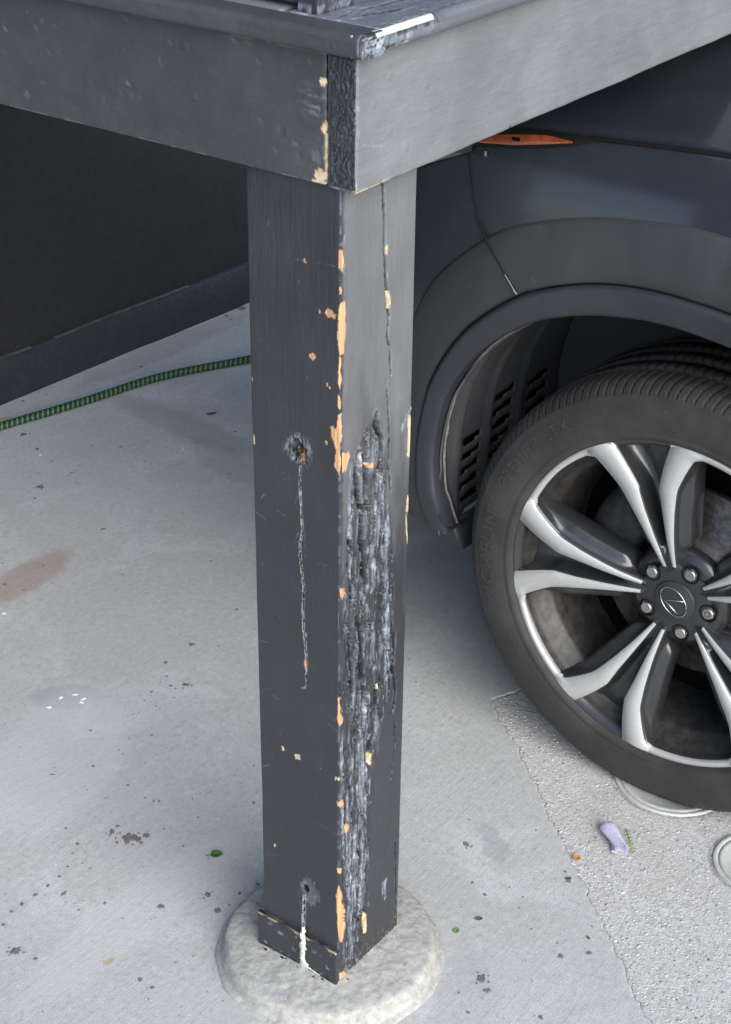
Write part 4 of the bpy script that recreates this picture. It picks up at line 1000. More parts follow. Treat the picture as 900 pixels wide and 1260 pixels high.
gap("hood_gap", [(y_, float(z_top(y_))+0.0005) for y_ in np.linspace(0.085, -0.78, 30)], 0.0034, 0.0012, GAPM)
EDGEW = simple("scuffed pale plastic edge", (0.20, 0.20, 0.195), 0.5)
gap("seam_scuff", [(0.178, 0.8585), (0.168, 0.8485), (0.1560, 0.8350)], 0.0003, 0.0095, EDGEW)
gap("seam_scuff", [(0.1600, 0.8385), (0.1545, 0.8335)], 0.0010, 0.0098, EDGEW)
# head lamp: tip runs back to a point over the arch
def lamp(name, mat, top, bot, y0_, y1_, off, n=40, m=10, e=0.004):
    ys = np.linspace(y0_, y1_, n); V = []
    for k in range(m):
        f = k/(m-1); z = interp(ys, bot)*(1-f)+interp(ys, top)*f
        bul = off+e*(1-abs(2*f-1)**3)*np.clip((ys-y0_)/0.05, 0, 1)
        V.append(np.stack([xs_(ys, z)-bul, ys, z], -1))
    return panel(name, np.array(V), m, n, mat, flip=True, solid=0)
lamp("headlight", GAPM, [(0.074, 1.0695), (0.10, 1.0730), (0.178, 1.0690), (0.26, 1.0590), (0.45, 1.018), (0.62, 0.967)], [(0.074, 1.0675), (0.10, 1.0585), (0.14, 1.0480), (0.2, 1.0370), (0.262, 1.027), (0.45, 0.93), (0.62, 0.86)], 0.075, 0.62, 0.002, 90, 14)
lamp("amber_reflector", AMBER, [(0.104, 1.0640), (0.15, 1.0650), (0.2, 1.0570), (0.26, 1.0450)], [(0.104, 1.0622), (0.15, 1.0525), (0.2, 1.0425), (0.26, 1.0340)], 0.105, 0.262, 0.0065, 50, 10, 0.002)
lamp("lamp_lens", LAMP, [(0.27, 1.045), (0.45, 1.008), (0.61, 0.957)], [(0.27, 1.02), (0.45, 0.94), (0.61, 0.87)], 0.272, 0.61, 0.0065, 50, 10, 0.006)
mb = MB(); mb.box((0.0, 0, 0), (0.002, 0.012, 0.005)); o = mb.build("lamp_mark", BLACK); o.location = (float(xs_(0.198, 1.052))-0.0108, 0.190, 1.0495); put(o, car)
mb = MB(); mb.box((0.0, 0, 0), (0.002, 0.003, 0.007)); o = mb.build("lamp_chip", EDGEW); o.location = (float(xs_(0.245, 1.022))-0.0078, 0.2435, 1.018); put(o, car)
# lower bumper, under-tray and deflector flap
yb = np.concatenate([np.linspace(0.292, 0.5, 30), 0.5+0.30*np.sin(t[1:]*np.pi/2)]); V = []
for z_, i_ in ((0.385, -0.004), (0.372, -0.005), (0.362, -0.003), (0.356, 0.002), (0.350, 0.016), (0.346, 0.06)):
    V.append(np.stack([np.minimum(xs_(yb, z_)+i_, XC), yb, z_-0.06*sstep(0.5, 0.78, yb)], -1))
panel("bumper_lower_edge", np.array(V), 6, len(yb), TRIM, flip=True, solid=0)
mb = MB(); mb.box((1.02, -0.9, 0.27), (2.20, 0.55, 0.30)); put(mb.build("under_tray", LINER), car)
mb = MB(); mb.box((0.98, -3.6, 0.22), (2.24, -0.9, 0.27)); put(mb.build("floor_pan", LINER), car)
fy = 0.298
V = np.array([[(0.722+0.011*k+dx, fy+dy, z-0.0006*k) for k in range(14)] for dx, dy, z in ((-0.004, 0.012, 0.352), (0, 0.004, 0.325), (0.010, -0.004, 0.296))])
panel("air_deflector", V, 3, 14, LINER, solid=0.006)

# arch liner with rows of slots (real openings), dust ridge on its outer lip
def liner():
    th = np.arange(60, 184.01, 0.6); xs2 = np.arange(0.690, 1.085, 0.0075); nth, nx = len(th), len(xs2)
    TH, X = np.meshgrid(th, xs2, indexing='ij')
    r = interp(TH.ravel(), A_EDGE).reshape(TH.shape)+0.006
    r = np.where(TH > 150, np.maximum(r, 0.470-0.0007*(TH-150)), r)
    for xr in (0.752, 0.845, 0.947): r -= 0.007*np.exp(-((X-xr)/0.008)**2)*sstep(138, 150, TH)
    r += sstep(0.712, 0.690, X)*-0.010
    y = YW-r*np.cos(np.radians(TH)); z = ZW+r*np.sin(np.radians(TH))
    Q = gridq(nth, nx); cth = (th[:-1]+0.3)[:, None]*np.ones(nx-1); cx_ = (xs2[:-1]+0.00375)[None, :]*np.ones((nth-1, 1))
    hole = np.zeros(cth.shape, bool)
    for (xa, xb), a0, n_, st in (((0.775, 0.827), 165.0, 6, 3.5), ((0.862, 0.922), 159.0, 7, 3.4), ((0.972, 1.045), 160.5, 6, 3.4)):
        for k in range(n_):
            sk = (cx_-xa)*14
            hole |= (cx_ > xa) & (cx_ < xb) & (cth > a0+k*st-sk*0.9+0.3) & (cth < a0+k*st-sk*0.9+1.9)
    Q = Q[~hole.ravel()]
    o = mesh_np("arch_liner", np.stack([X, y, z], -1).reshape(-1, 3), Q, LINER)
    md = o.modifiers.new('thickness', 'SOLIDIFY'); md.thickness = 0.003; md.offset = 1
    put(o, car)
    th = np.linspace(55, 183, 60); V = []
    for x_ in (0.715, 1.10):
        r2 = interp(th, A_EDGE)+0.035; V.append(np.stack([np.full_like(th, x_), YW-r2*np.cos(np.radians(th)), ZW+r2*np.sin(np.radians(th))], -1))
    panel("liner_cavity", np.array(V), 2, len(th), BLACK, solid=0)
    V = []
    for rr2 in (0.05, 0.56):
        V.append(np.stack([np.full_like(th, 1.086), YW-rr2*np.cos(np.radians(th)), ZW+rr2*np.sin(np.radians(th))], -1))
    panel("inner_wing", np.array(V), 2, len(th), LINER, solid=0)
    DUST = simple("dust on the liner lip", (0.16, 0.155, 0.145), 0.85, nscale=150, var=0.5)
    thd = np.linspace(128, 182, 90); V = []
    for k_, dr in ((0, 0.0), (1, -0.0028)):
        r3 = interp(thd, A_EDGE)+0.0005+dr*(0.2+1.2*fbm(thd/3, thd*0, 201, 3)); yy = YW-r3*np.cos(np.radians(thd)); zz = ZW+r3*np.sin(np.radians(thd))
        V.append(np.stack([xs_(yy, zz)+0.030+0.004*k_, yy, zz], -1))
    panel("dust_line", np.array(V), 2, len(thd), DUST, solid=0)
liner()

# ---- wheel (local frame: p to the right as seen from outside, q up, d inwards); built once, copied
ALU = simple("machined aluminium face", (0.50, 0.505, 0.50), 0.40, 0.3, nscale=260, var=0.06, bumpd=0.0001)
GUN = simple("gunmetal wheel paint", (0.060, 0.062, 0.066), 0.30, 0.55, nscale=500, var=0.15, bumpd=0.0, coat=0.4)
BARREL = simple("dusty wheel barrel", (0.050, 0.048, 0.046), 0.5, 0.3, nscale=60, var=0.4)
NUT = simple("brushed steel lug nut", (0.52, 0.51, 0.49), 0.33, 0.9, nscale=300, var=0.15)
CAPM = simple("matt charcoal centre cap", (0.045, 0.047, 0.05), 0.45, 0.3, nscale=400, var=0.1)
CHROME = simple("worn chrome emblem", (0.50, 0.51, 0.52), 0.25, 0.95, nscale=200)
DISC = simple("brake disc iron", (0.13, 0.12, 0.115), 0.45, 0.8, nscale=90, var=0.4)
CALI = simple("cast brake caliper", (0.055, 0.055, 0.058), 0.55, 0.4, nscale=70, var=0.4, bumpd=0.001)
def tyre_mat():
    m, nt, b = newmat("used tyre rubber"); co = objco(nt)
    a = noise(nt, co, 12, 4, 0.65); f = noise(nt, co, 160, 3, 0.6)
    c = mixc(nt, mrange(nt, a, 0.35, 0.7), (0.030, 0.029, 0.029), (0.046, 0.045, 0.044)); c = mixc(nt, mrange(nt, f, 0.6, 0.8, 0, 0.35), c, (0.10, 0.097, 0.092))
    nt.links.new(c, b.inputs['Base Color']); b.inputs['Roughness'].default_value = 0.66; b.inputs['Specular IOR Level'].default_value = 0.35
    nt.links.new(bump(nt, f, 0.0005, 0.5), b.inputs['Normal']); return m
TYRE = tyre_mat()
LETTER = simple("raised tyre lettering rubber", (0.040, 0.040, 0.041), 0.5, nscale=100)
RT = 0.3652
def wpt(p, q, d): return (d, -p, q)             # local wheel frame -> x inwards, y = -p
def lathe(name, prof, n, mat, parent, rfun=None, mi=None, flip=False):
    th = np.linspace(0, 2*np.pi, n, endpoint=False); pr = np.array(prof)
    R = np.repeat(pr[:, 0][:, None], n, 1); D = np.repeat(pr[:, 1][:, None], n, 1)
    TH = np.repeat(th[None], len(pr), 0)
    if rfun: R, D = rfun(R, D, TH)
    V = np.stack([D, -R*np.cos(TH), R*np.sin(TH)], -1).reshape(-1, 3)
    Q = gridq(len(pr), n, True)
    if flip: Q = Q[:, ::-1]
    return mesh_np(name, V, Q, mat, parent)
def resample(pts, step):
    p = np.array(pts, float); L = np.r_[0, np.cumsum(np.hypot(*np.diff(p, axis=0).T))]; n = max(2, int(L[-1]/step)); t = np.linspace(0, L[-1], n); return np.stack([np.interp(t, L, p[:, 0]), np.interp(t, L, p[:, 1])], -1)
def make_wheel():
    w = empty("wheel")
    # tyre profile outer bead -> sidewall -> tread -> inner
    side = [(0.2795, 0.004), (0.2830, -0.0015), (0.2875, -0.0055), (0.2925, -0.0075), (0.2955, -0.0062), (0.3005, -0.0078), (0.312, -0.0098), (0.323, -0.0098), (0.334, -0.0082), (0.3425, -0.0050), (0.3445, -0.0055), (0.3465, -0.0032), (0.352, 0.0015), (0.3575, 0.0080), (0.3615, 0.0165)]
    tread = [(0.3632, 0.024), (0.3642, 0.036), (0.3646, 0.0455), (0.3647, 0.0465), (0.3575, 0.0490), (0.3575, 0.0560), (0.3650, 0.0585), (0.3651, 0.074), (0.3651, 0.090), (0.3580, 0.0925), (0.3580, 0.1005), (0.3652, 0.103), (0.3652, 0.118), (0.3651, 0.133), (0.3580, 0.1355), (0.3580, 0.1435), (0.3650, 0.146), (0.3649, 0.162), (0.3645, 0.178), (0.3575, 0.1805), (0.3575, 0.1875), (0.3646, 0.190), (0.364, 0.205), (0.361, 0.219), (0.352, 0.233), (0.335, 0.243), (0.31, 0.245), (0.285, 0.236), (0.278, 0.225)]
    prof = np.vstack([resample(side, 0.0026), np.array(tread)])
    def rf(R, D, TH):
        n = 150; ph = TH/(2*np.pi)*n
        bend = D*14
        sip = np.abs(((ph+bend) % 1)-0.5)*2                         # 1 at groove
        g = sstep(0.86, 0.95, sip)
        sh = sstep(0.346, 0.352, R)*sstep(0.050, 0.044, D)
        R2 = R-0.0034*g*sh*np.where(D < 0.02, 1.0, 0.9)
        D2 = D+0.0025*g*sh*(D < 0.016)
        sip2 = np.abs(((ph-bend*0.7+0.3) % 1)-0.5)*2; g2 = sstep(0.84, 0.93, sip2)
        mid = sstep(0.055, 0.058, D)*(R > 0.362)*(D < 0.20)
        R2 = R2-0.003*g2*mid
        R2 = np.where(R2 > 0.30, 0.30+(R2-0.30)*1.19, R2)
        q = R2*np.sin(TH); lim = -(ZW+0.0002); fl = np.clip(lim-q, 0, 1)      # flattened where it stands, bulging a little
        D2 = D2-fl*0.6*(D2 < 0.02)
        R2 = np.where(q < lim, lim/np.minimum(np.sin(TH), -0.5), R2)
        return R2, D2
    lathe("tyre", prof, 1200, TYRE, w, rf)
    # barrel and lip
    lip = [(0.2838, 0.006), (0.2832, 0.0008), (0.2815, -0.0002), (0.2800, 0.0003), (0.2745, 0.0012), (0.2728, 0.003), (0.2715, 0.008)]
    bar = [(0.2715, 0.008), (0.2690, 0.020), (0.2600, 0.036), (0.2480, 0.050), (0.2440, 0.066), (0.2400, 0.10), (0.236, 0.20), (0.25, 0.228), (0.272, 0.234)]
    lathe("rim_barrel", resample(bar, 0.004), 160, BARREL, w)
    lathe("rim_lip", lip[:3]+[(0.2800, 0.0006), (0.2735, 0.0040), (0.2705, 0.010)], 200, GUN, w)
    # spokes: V pairs with machined faces joined by thin arcs on the lip
    FO = [(0.058, 4.2), (0.068, 4.2), (0.11, 4.7), (0.165, 5.1), (0.203, 4.9), (0.206, 5.0), (0.2815, 10.3)]
    FI = [(0.058, 11.5), (0.068, 11.2), (0.11, 11.5), (0.165, 12.6), (0.200, 13.5), (0.21, 14.0), (0.2625, 18.6), (0.2735, 20.8)]
    DP = [(0.050, 0.030), (0.066, 0.0255), (0.09, 0.019), (0.12, 0.0125), (0.165, 0.005), (0.2, 0.0012), (0.24, -0.0004), (0.285, -0.0008)]
    def strip_mesh():
        rs_ = np.concatenate([np.linspace(0.060, 0.26, 64), np.linspace(0.2625, 0.2812, 9)]); V = []; 
        for sgn in (1, -1):
            for r in rs_:
                a, b = np.radians(interp(r, FO)), np.radians(interp(r, FI)); d = float(interp(r, DP))
                for k, (an, dd) in enumerate(((a, d+0.006), (a+0.0012/r, d), (a*0.5+b*0.5, d-0.0003), (b-0.0012/r, d), (b, d+0.004))):
                    V.append((r*math.cos(sgn*an), r*math.sin(sgn*an), dd))
        V = np.array(V); n = len(rs_)
        Q1 = gridq(n, 5); Q2 = gridq(n, 5)[:, ::-1]+n*5
        # arc to the neighbouring pair on the lip (half of it on each side)
        base = len(V); A = []
        for sgn in (1, -1):
            for an in np.radians(np.linspace(10.35, 36.0, 26)):
                inner = float(np.interp(np.degrees(an), [10.3, 19.5, 21.5, 36], [0.262, 0.2665, 0.2712, 0.2725]))
                for r, dd in ((inner-0.0006, 0.006), (inner, 0.0), (0.2808, -0.0009), (0.2818, 0.003)):
                    A.append((r*math.cos(sgn*an), r*math.sin(sgn*an), dd))
        Q3 = gridq(26, 4)[:, ::-1]+base; Q4 = gridq(26, 4)+base+26*4
        return np.vstack([V, A]), np.vstack([Q1, Q2, Q3, Q4])
    def body_mesh():
        rs_ = np.concatenate([np.linspace(0.050, 0.255, 56), np.linspace(0.259, 0.273, 6)]); V = []
        for r in rs_:
            a, b = float(np.radians(interp(r, FO)))*r, float(np.radians(interp(r, FI)))*r; d = float(interp(r, DP))
            fl = 0.021*float(sstep(0.07, 0.11, r))*(1-0.80*float(sstep(0.19, 0.262, r)))
            floor = d+0.004+0.034*float(sstep(0.075, 0.13, r))
            half = [(0.0, floor), (a*0.5, floor), (a-0.003, floor-0.006), (a-0.0004, d+0.008), (a, d+0.0016), (b, d+0.0016), (b+0.0012, d+0.006), (b+0.0045, d+0.0115), (b+0.5*fl, d+0.0165), (b+0.85*fl, d+0.0185), (b+fl, d+0.0225), (b+fl+0.003, d+0.040), (b+fl-0.001, d+0.058)]
            pts = [(-s_, d_) for s_, d_ in half[::-1]]+half[1:]
            for s_, d_ in pts:
                an = s_/r; V.append((r*math.cos(an), r*math.sin(an), d_))
        return np.array(V), gridq(len(rs_), 25)
    sv, sq = strip_mesh(); bv, bq = body_mesh()
    def rot(V, a):
        c, s = math.cos(a), math.sin(a); p = V[:, 0]*c-V[:, 1]*s; q = V[:, 0]*s+V[:, 1]*c; return np.stack([V[:, 2], -p, q], -1)
    for k in range(5):
        a = math.radians(105.0-72*k)
        mesh_np("spoke", rot(bv, a), bq, GUN, w); mesh_np("machined_face", rot(sv, a), sq, ALU, w, smooth=False)
    # hub plate with five lobes, cap, emblem, nuts
    n = 120; V = []; prof = [(1.0, 0.050), (1.0, 0.034), (0.985, 0.0315), (0.95, 0.0305), (0.6, 0.030), (0.02, 0.0295)]
    for f, d in prof:
        for k in range(n):
            th = 2*math.pi*k/n; lob = 0.0615+0.0055*math.cos(5*(th-math.radians(105)))
            V.append(wpt(f*lob*math.cos(th), f*lob*math.sin(th), d))
    mesh_np("hub_plate", np.array(V), gridq(len(prof), n, True), CAPM, w)
    lathe("hub_back", [(0.085, 0.062), (0.085, 0.045), (0.070, 0.038), (0.02, 0.036)], 80, GUN, w)
    lathe("centre_cap", [(0.0345, 0.0300), (0.0342, 0.0268), (0.0330, 0.0258), (0.0315, 0.0262), (0.0300, 0.0250), (0.015, 0.0240), (0.0003, 0.0238)], 72, CAPM, w)
    mb = MB()
    ea = math.radians(-47)     # the emblem turned with the wheel
    def ep(u, v_, d=0.0232): c, s = math.cos(ea), math.sin(ea); return wpt(u*c-v_*s, u*s+v_*c, d)
    ring = [ep(0.0268*math.cos(t_), 0.0195*math.sin(t_), 0.0236) for t_ in np.linspace(0, 2*math.pi, 49)]
    mb.tube(ring, 0.0010, 8, cap=False)
    mb.tube([ep(0.0066, 0.0175), ep(-0.002, 0.003), ep(-0.0091, -0.0115)], [0.0008, 0.0011, 0.0015], 8)
    mb.tube([ep(-0.0091, -0.0115), ep(0.005, -0.0092), ep(0.0200, -0.0061)], [0.0015, 0.0014, 0.0010], 8)
    mb.build("emblem", CHROME, w, smooth=True)
    for k in range(5):
        th = math.radians(141.5-72*k); cp, cq = 0.0572*math.cos(th), 0.0572*math.sin(th)
        mb = MB()
        circ = lambda r, d, m_=20: [wpt(cp+r*math.cos(2*math.pi*i/m_), cq+r*math.sin(2*math.pi*i/m_), d) for i in range(m_)]
        R_ = [circ(0.0155, 0.0300), circ(0.0140, 0.0292), circ(0.0125, 0.0296), circ(0.0120, 0.048), circ(0.0005, 0.048)]
        V = [p for r_ in R_ for p in r_]; mb.add(V, [tuple(q) for q in gridq(len(R_), 20, True)]); mb.build("nut_recess", BLACK if False else GAPM, w, smooth=True)
        mb = MB(); hexa = [wpt(cp+0.0112*math.cos(math.pi/3*i+0.3), cq+0.0112*math.sin(math.pi/3*i+0.3), 0.048) for i in range(6)]; hexb = [wpt(cp+0.0112*math.cos(math.pi/3*i+0.3), cq+0.0112*math.sin(math.pi/3*i+0.3), 0.0315) for i in range(6)]
        mb.add(hexa+hexb, [(i, (i+1) % 6, 6+(i+1) % 6, 6+i) for i in range(6)]+[tuple(range(6, 12))])
        c0 = circ(0.0094, 0.0312, 24); c1 = circ(0.0092, 0.0285, 24); c2 = circ(0.0082, 0.0274, 24)
        mb.add(c0+c1+c2, [tuple(q) for q in gridq(3, 24, True)]+[tuple(range(48, 72))])
        if k == 2:
            a_, b_ = circ(0.0052, 0.0272, 24), circ(0.0040, 0.0271, 24); mb.add(a_+b_, [tuple(q) for q in gridq(2, 24, True)], 1)
        mb.build("lug_nut", [NUT, GAPM], w, bevel=0.0006)
    # brake disc, caliper
    lathe("brake_disc", [(0.165, 0.112), (0.166, 0.100), (0.163, 0.0985), (0.090, 0.0985), (0.088, 0.070), (0.02, 0.068)], 96, DISC, w)
    mb = MB()
    for a0, a1 in ((110, 168),):
        N_ = 14
        V = []
        for i in range(N_+1):
            th = math.radians(a0+(a1-a0)*i/N_); e = 1-abs(2*i/N_-1)**4*0.35
            for r, d in ((0.105, 0.096), (0.105, 0.078), (0.118, 0.068), (0.165, 0.066), (0.188, 0.074), (0.196, 0.09), (0.196, 0.13)):
                V.append(wpt(r*math.cos(th), r*math.sin(th), 0.096-(0.096-d)*e if d < 0.096 else d))
        mb.add(V, [tuple(q) for q in gridq(N_+1, 7)])
    mb.build("brake_caliper", CALI, w, smooth=True)
    lathe("back_plate", [(0.235, 0.15), (0.02, 0.148)], 64, BLACK, w)
    # raised lettering round the sidewall
    def letters(txt, r, a_start, a_end, size):
        cu = bpy.data.curves.new("lettering", 'FONT'); cu.body = txt; cu.size = size; cu.extrude = 0.0006; cu.align_x = 'LEFT'; cu.space_character = 1.15
        to = bpy.data.objects.new("lettering_src", cu); COL.objects.link(to)
        dg = bpy.context.evaluated_depsgraph_get(); me = bpy.data.meshes.new_from_object(to.evaluated_get(dg))
        n = len(me.vertices); co = np.zeros(n*3, np.float32); me.vertices.foreach_get('co', co); co = co.reshape(-1, 3).astype(float)
        xm = co[:, 0].max(); th = np.radians(a_start+(a_end-a_start)*co[:, 0]/xm); rr = r+co[:, 1]
        sidep = np.array(side); rr = np.where(rr > 0.30, 0.30+(rr-0.30)*1.19, rr); dep = np.interp(0.30+(rr-0.30)/1.19, sidep[:, 0], sidep[:, 1])-0.0006-co[:, 2]*1.0
        V = np.stack([dep, -rr*np.cos(th), rr*np.sin(th)], -1); me.vertices.foreach_set('co', V.astype(np.float32).ravel()); me.update()
        me.flip_normals() if hasattr(me, 'flip_normals') else None
        bpy.data.objects.remove(to); return link_mesh("lettering", me, LETTER, w, False)
    letters("MICHELIN", 0.3145, 200, 168, 0.029)
    letters("PREMIER LTX", 0.3165, 158, 126, 0.024)
    return w
wheel = make_wheel()
def copy_tree(o):
    c = o.copy(); COL.objects.link(c)
    for ch in o.children:
        d = ch.copy(); COL.objects.link(d); d.parent = c
    return c
WB = 2.79
for i, (x, y, rz) in enumerate(((XW, YW, 0), (XW+0.01, YW-WB, 0), (2*XC-XW, YW, math.pi), (2*XC-XW-0.01, YW-WB, math.pi))):
    o = wheel if i == 0 else copy_tree(wheel)
    o.location = (x, y, ZW+0.0012); o.rotation_euler = (0 if i != 1 else 0.4, 0, rz); put(o, car)

# rest of the body behind the frame edge: sides, cabin, glass
def z_belt(y): return np.interp(y, [-3.95, -3.3, -1.0], [1.16, 1.13, 1.098])
ysd = np.concatenate([np.linspace(-3.95, -0.782, 160)])
def rear_bot(y):
    p = -(y-(YW-WB)); return np.where(np.abs(p) < 0.50, np.maximum(0.30, ZW+np.sqrt(np.clip(0.25-p*p, 0, None))), 0.30)
for mir in (False, True):
    zf = np.linspace(0, 1, 40)[:, None]; Y = np.repeat(ysd[None], 40, 0); zb, zt = rear_bot(Y), z_belt(Y); Z = zb+(zt-zb)*zf; X = xs_(Y, Z)
    if mir: X = 2*XC-X
    panel("side_shell", np.stack([X, Y, Z], -1), 40, len(ysd), CARP, flip=not mir)
    th = np.linspace(-14, 194, 80); V = []
    for r_, o_ in ((0.56, 0.003), (0.55, 0.008), (0.50, 0.012), (0.475, 0.008), (0.472, -0.05)):
        y = YW-WB-r_*np.cos(np.radians(th)); z = ZW+r_*np.sin(np.radians(th)); x = xs_(y, z)-o_; x = 2*XC-x if mir else x; V.append(np.stack([x, y, z], -1))
    panel("arch_cladding", np.array(V), 5, len(th), CLAD, flip=mir, solid=0)
    # sill
    V = []
    for z_, o_ in ((0.36, 0.004), (0.33, 0.010), (0.27, 0.0), (0.25, -0.06)):
        yy = np.linspace(-2.45, -0.55, 30); x = xs_(yy, np.full_like(yy, 0.42))-o_; x = 2*XC-x if mir else x; V.append(np.stack([x, yy, np.full_like(yy, z_)], -1))
    panel("sill_cladding", np.array(V), 4, 30, CLAD, flip=mir, solid=0)
    # glasshouse side and roof half
    yy = np.linspace(-3.85, -1.05, 60); V = []
    roof = np.interp(yy, [-3.85, -3.4, -2.6, -1.8, -1.05], [1.18, 1.60, 1.69, 1.66, 1.13])
    for f in np.linspace(0, 1, 12):
        zb = z_belt(yy); z = zb+(roof-zb)*f; x = xs_(yy, zb)+0.01+(z-zb)*0.40; x = 2*XC-x if mir else x; V.append(np.stack([x, yy, z], -1))
    panel("side_glass", np.array(V), 12, 60, GLASS, flip=not mir)
    xtop = np.minimum(xs_(yy, z_belt(yy))+0.01+(roof-z_belt(yy))*0.40, XC); V = []
    for f in np.linspace(0, 1, 14):
        x = xtop+(XC-xtop)*f; z = roof+0.035*np.sin(f*math.pi/2); x = 2*XC-x if mir else x; V.append(np.stack([x, yy, z], -1))
    panel("roof_skin", np.array(V), 14, 60, CARP, flip=not mir)
    V = []
    yw_ = np.linspace(-1.80, -1.0, 20)
    for f in np.linspace(0, 1, 12):
        rf_ = np.interp(yw_, [-1.8, -1.0], [1.668, 1.12]); xt = xs_(yw_, z_belt(yw_))+0.03+(rf_-z_belt(yw_))*0.40; x = xt+(XC-xt)*f; z = rf_+0.045*np.sin(f*math.pi/2); x = 2*XC-x if mir else x; V.append(np.stack([x, yw_, z], -1))
    panel("windscreen", np.array(V), 12, 20, GLASS, flip=not mir)
    V = []
    for z_ in np.linspace(0.35, 1.17, 12):
        xx = np.linspace(float(xs_(-3.95, z_)), XC, 12); xx = 2*XC-xx if mir else xx; V.append(np.stack([xx, np.full(12, -3.95-0.08*math.sin((z_-0.35)/0.82*math.pi)), np.full(12, z_)], -1))
    panel("tailgate", np.array(V), 12, 12, CARP, flip=mir)
# grille across the nose
mb = MB()
for k in range(9): mb.box((XC-0.42+0.02*k*0, 0.800, 0.42+0.05*k), (XC+0.42, 0.812, 0.435+0.05*k))
put(mb.build("grille", GAPM), car)

# ------------------------------------------------------------------ drain covers
COVER = simple("pale weathered plastic cover", (0.50, 0.51, 0.48), 0.55, nscale=40, var=0.10, bumpd=0.0006)
def cover(x, y, r, label):
    c = tag(empty("drain_cover", (x, y, 0)), label, "drain cover", "round drain covers in the aggregate pavement")
    def ring(pr, nm, mat=COVER):
        th = np.linspace(0, 2*np.pi, 80, endpoint=False); V = np.array([[(a*math.cos(t_), a*math.sin(t_), h) for t_ in th] for a, h in pr]).reshape(-1, 3); mesh_np(nm, V, gridq(len(pr), 80, True), mat, c)
    ring([(r, -0.01), (r, 0.0010), (r-0.0015, 0.0022), (r-0.0065, 0.0022), (r-0.008, 0.0008), (r-0.0085, -0.004)], "frame_ring")
    ring([(r-0.0098, -0.004), (r-0.0102, 0.0012), (r-0.012, 0.0018), (r-0.017, 0.0016), (r-0.018, 0.0008), (0.001, 0.0012)], "lid")
    ring([(r+0.006, -0.0006), (r-0.0004, -0.0006)], "sealant_edge", simple("pale joint mortar", (0.40, 0.395, 0.38), 0.9, nscale=150, var=0.5))
    ring([(r-0.0082, -0.0038), (r-0.0101, -0.0038)], "joint", simple("dirt in the lid joint", (0.09, 0.085, 0.08), 0.9, nscale=150, var=0.5))
    return c
cover(0.7421, -0.1440, 0.0990, "pale round drain cover half hidden under the front tyre")
cover(0.6340, -0.3560, 0.0760, "pale round drain cover lying clear of the tyre in the aggregate")

# ------------------------------------------------------------------ marks and litter on the slab
DIRT = simple("dark ground in grime", (0.185, 0.165, 0.172), 0.9, nscale=200, var=0.3)
def blob(mb, x, y, r, rnd, z=0.0004, h=0.0006, asp=None, ang=None):
    n = 14; asp = asp or rnd.uniform(0.55, 1.0); ang = rnd.random()*3.14 if ang is None else ang; ca, sa = math.cos(ang), math.sin(ang)
    rs = [r*rnd.uniform(0.55, 1.2) for _ in range(n)]; ring = []
    for i in range(n):
        a = i*2*math.pi/n; u, v_ = rs[i]*math.cos(a), rs[i]*asp*math.sin(a); ring.append((x+u*ca-v_*sa, y+u*sa+v_*ca))
    V = [(p[0], p[1], z-0.0003) for p in ring]+[(x+(p[0]-x)*0.8, y+(p[1]-y)*0.8, z+h*0.6) for p in ring]+[(x, y, z+h)]
    mb.add(V, [(i, (i+1) % n, n+(i+1) % n, n+i) for i in range(n)]+[(n+i, n+(i+1) % n, 2*n) for i in range(n)])
mb = MB(); rnd = random.Random(11)
for x, y, r in SPECKS:
    blob(mb, x, y, r*0.001, rnd)
    if r > 7:
        for k in range(4): a = rnd.random()*6.28; blob(mb, x+r*0.0013*math.cos(a), y+r*0.0013*math.sin(a), r*0.00022, rnd)
for k in range(260):
    x = rnd.uniform(-0.3, 1.9); y = rnd.uniform(-0.3, 1.75)
    if math.hypot(x-0.07, y-0.07) < 0.18 or np.dot(np.array((x, y))-JA, JN) < 0.01: continue
    blob(mb, x, y, rnd.uniform(0.0006, 0.0018), rnd)
tag(mb.build("grime_specks", DIRT), "small dark specks and spots of grime on the smooth concrete", "specks", kind='stuff')
WHITE = simple("dried white paint", (0.80, 0.81, 0.82), 0.5, nscale=100, var=0.05)
mb = MB()
for x, y in [(0.2468, 0.8376), (0.2799, 0.8421), (0.3023, 0.8278), (0.2928, 0.8026), (0.3022, 0.8068)]: blob(mb, x, y, 0.0055, rnd, h=0.001, asp=0.7)
for x, y in [(1.14, 1.32), (0.92, 1.56), (0.41, 1.13)]: blob(mb, x, y, 0.004, rnd, h=0.001)
tag(mb.build("paint_drops", WHITE), "dried white paint drops spattered on the smooth concrete", "paint drops", kind='stuff')

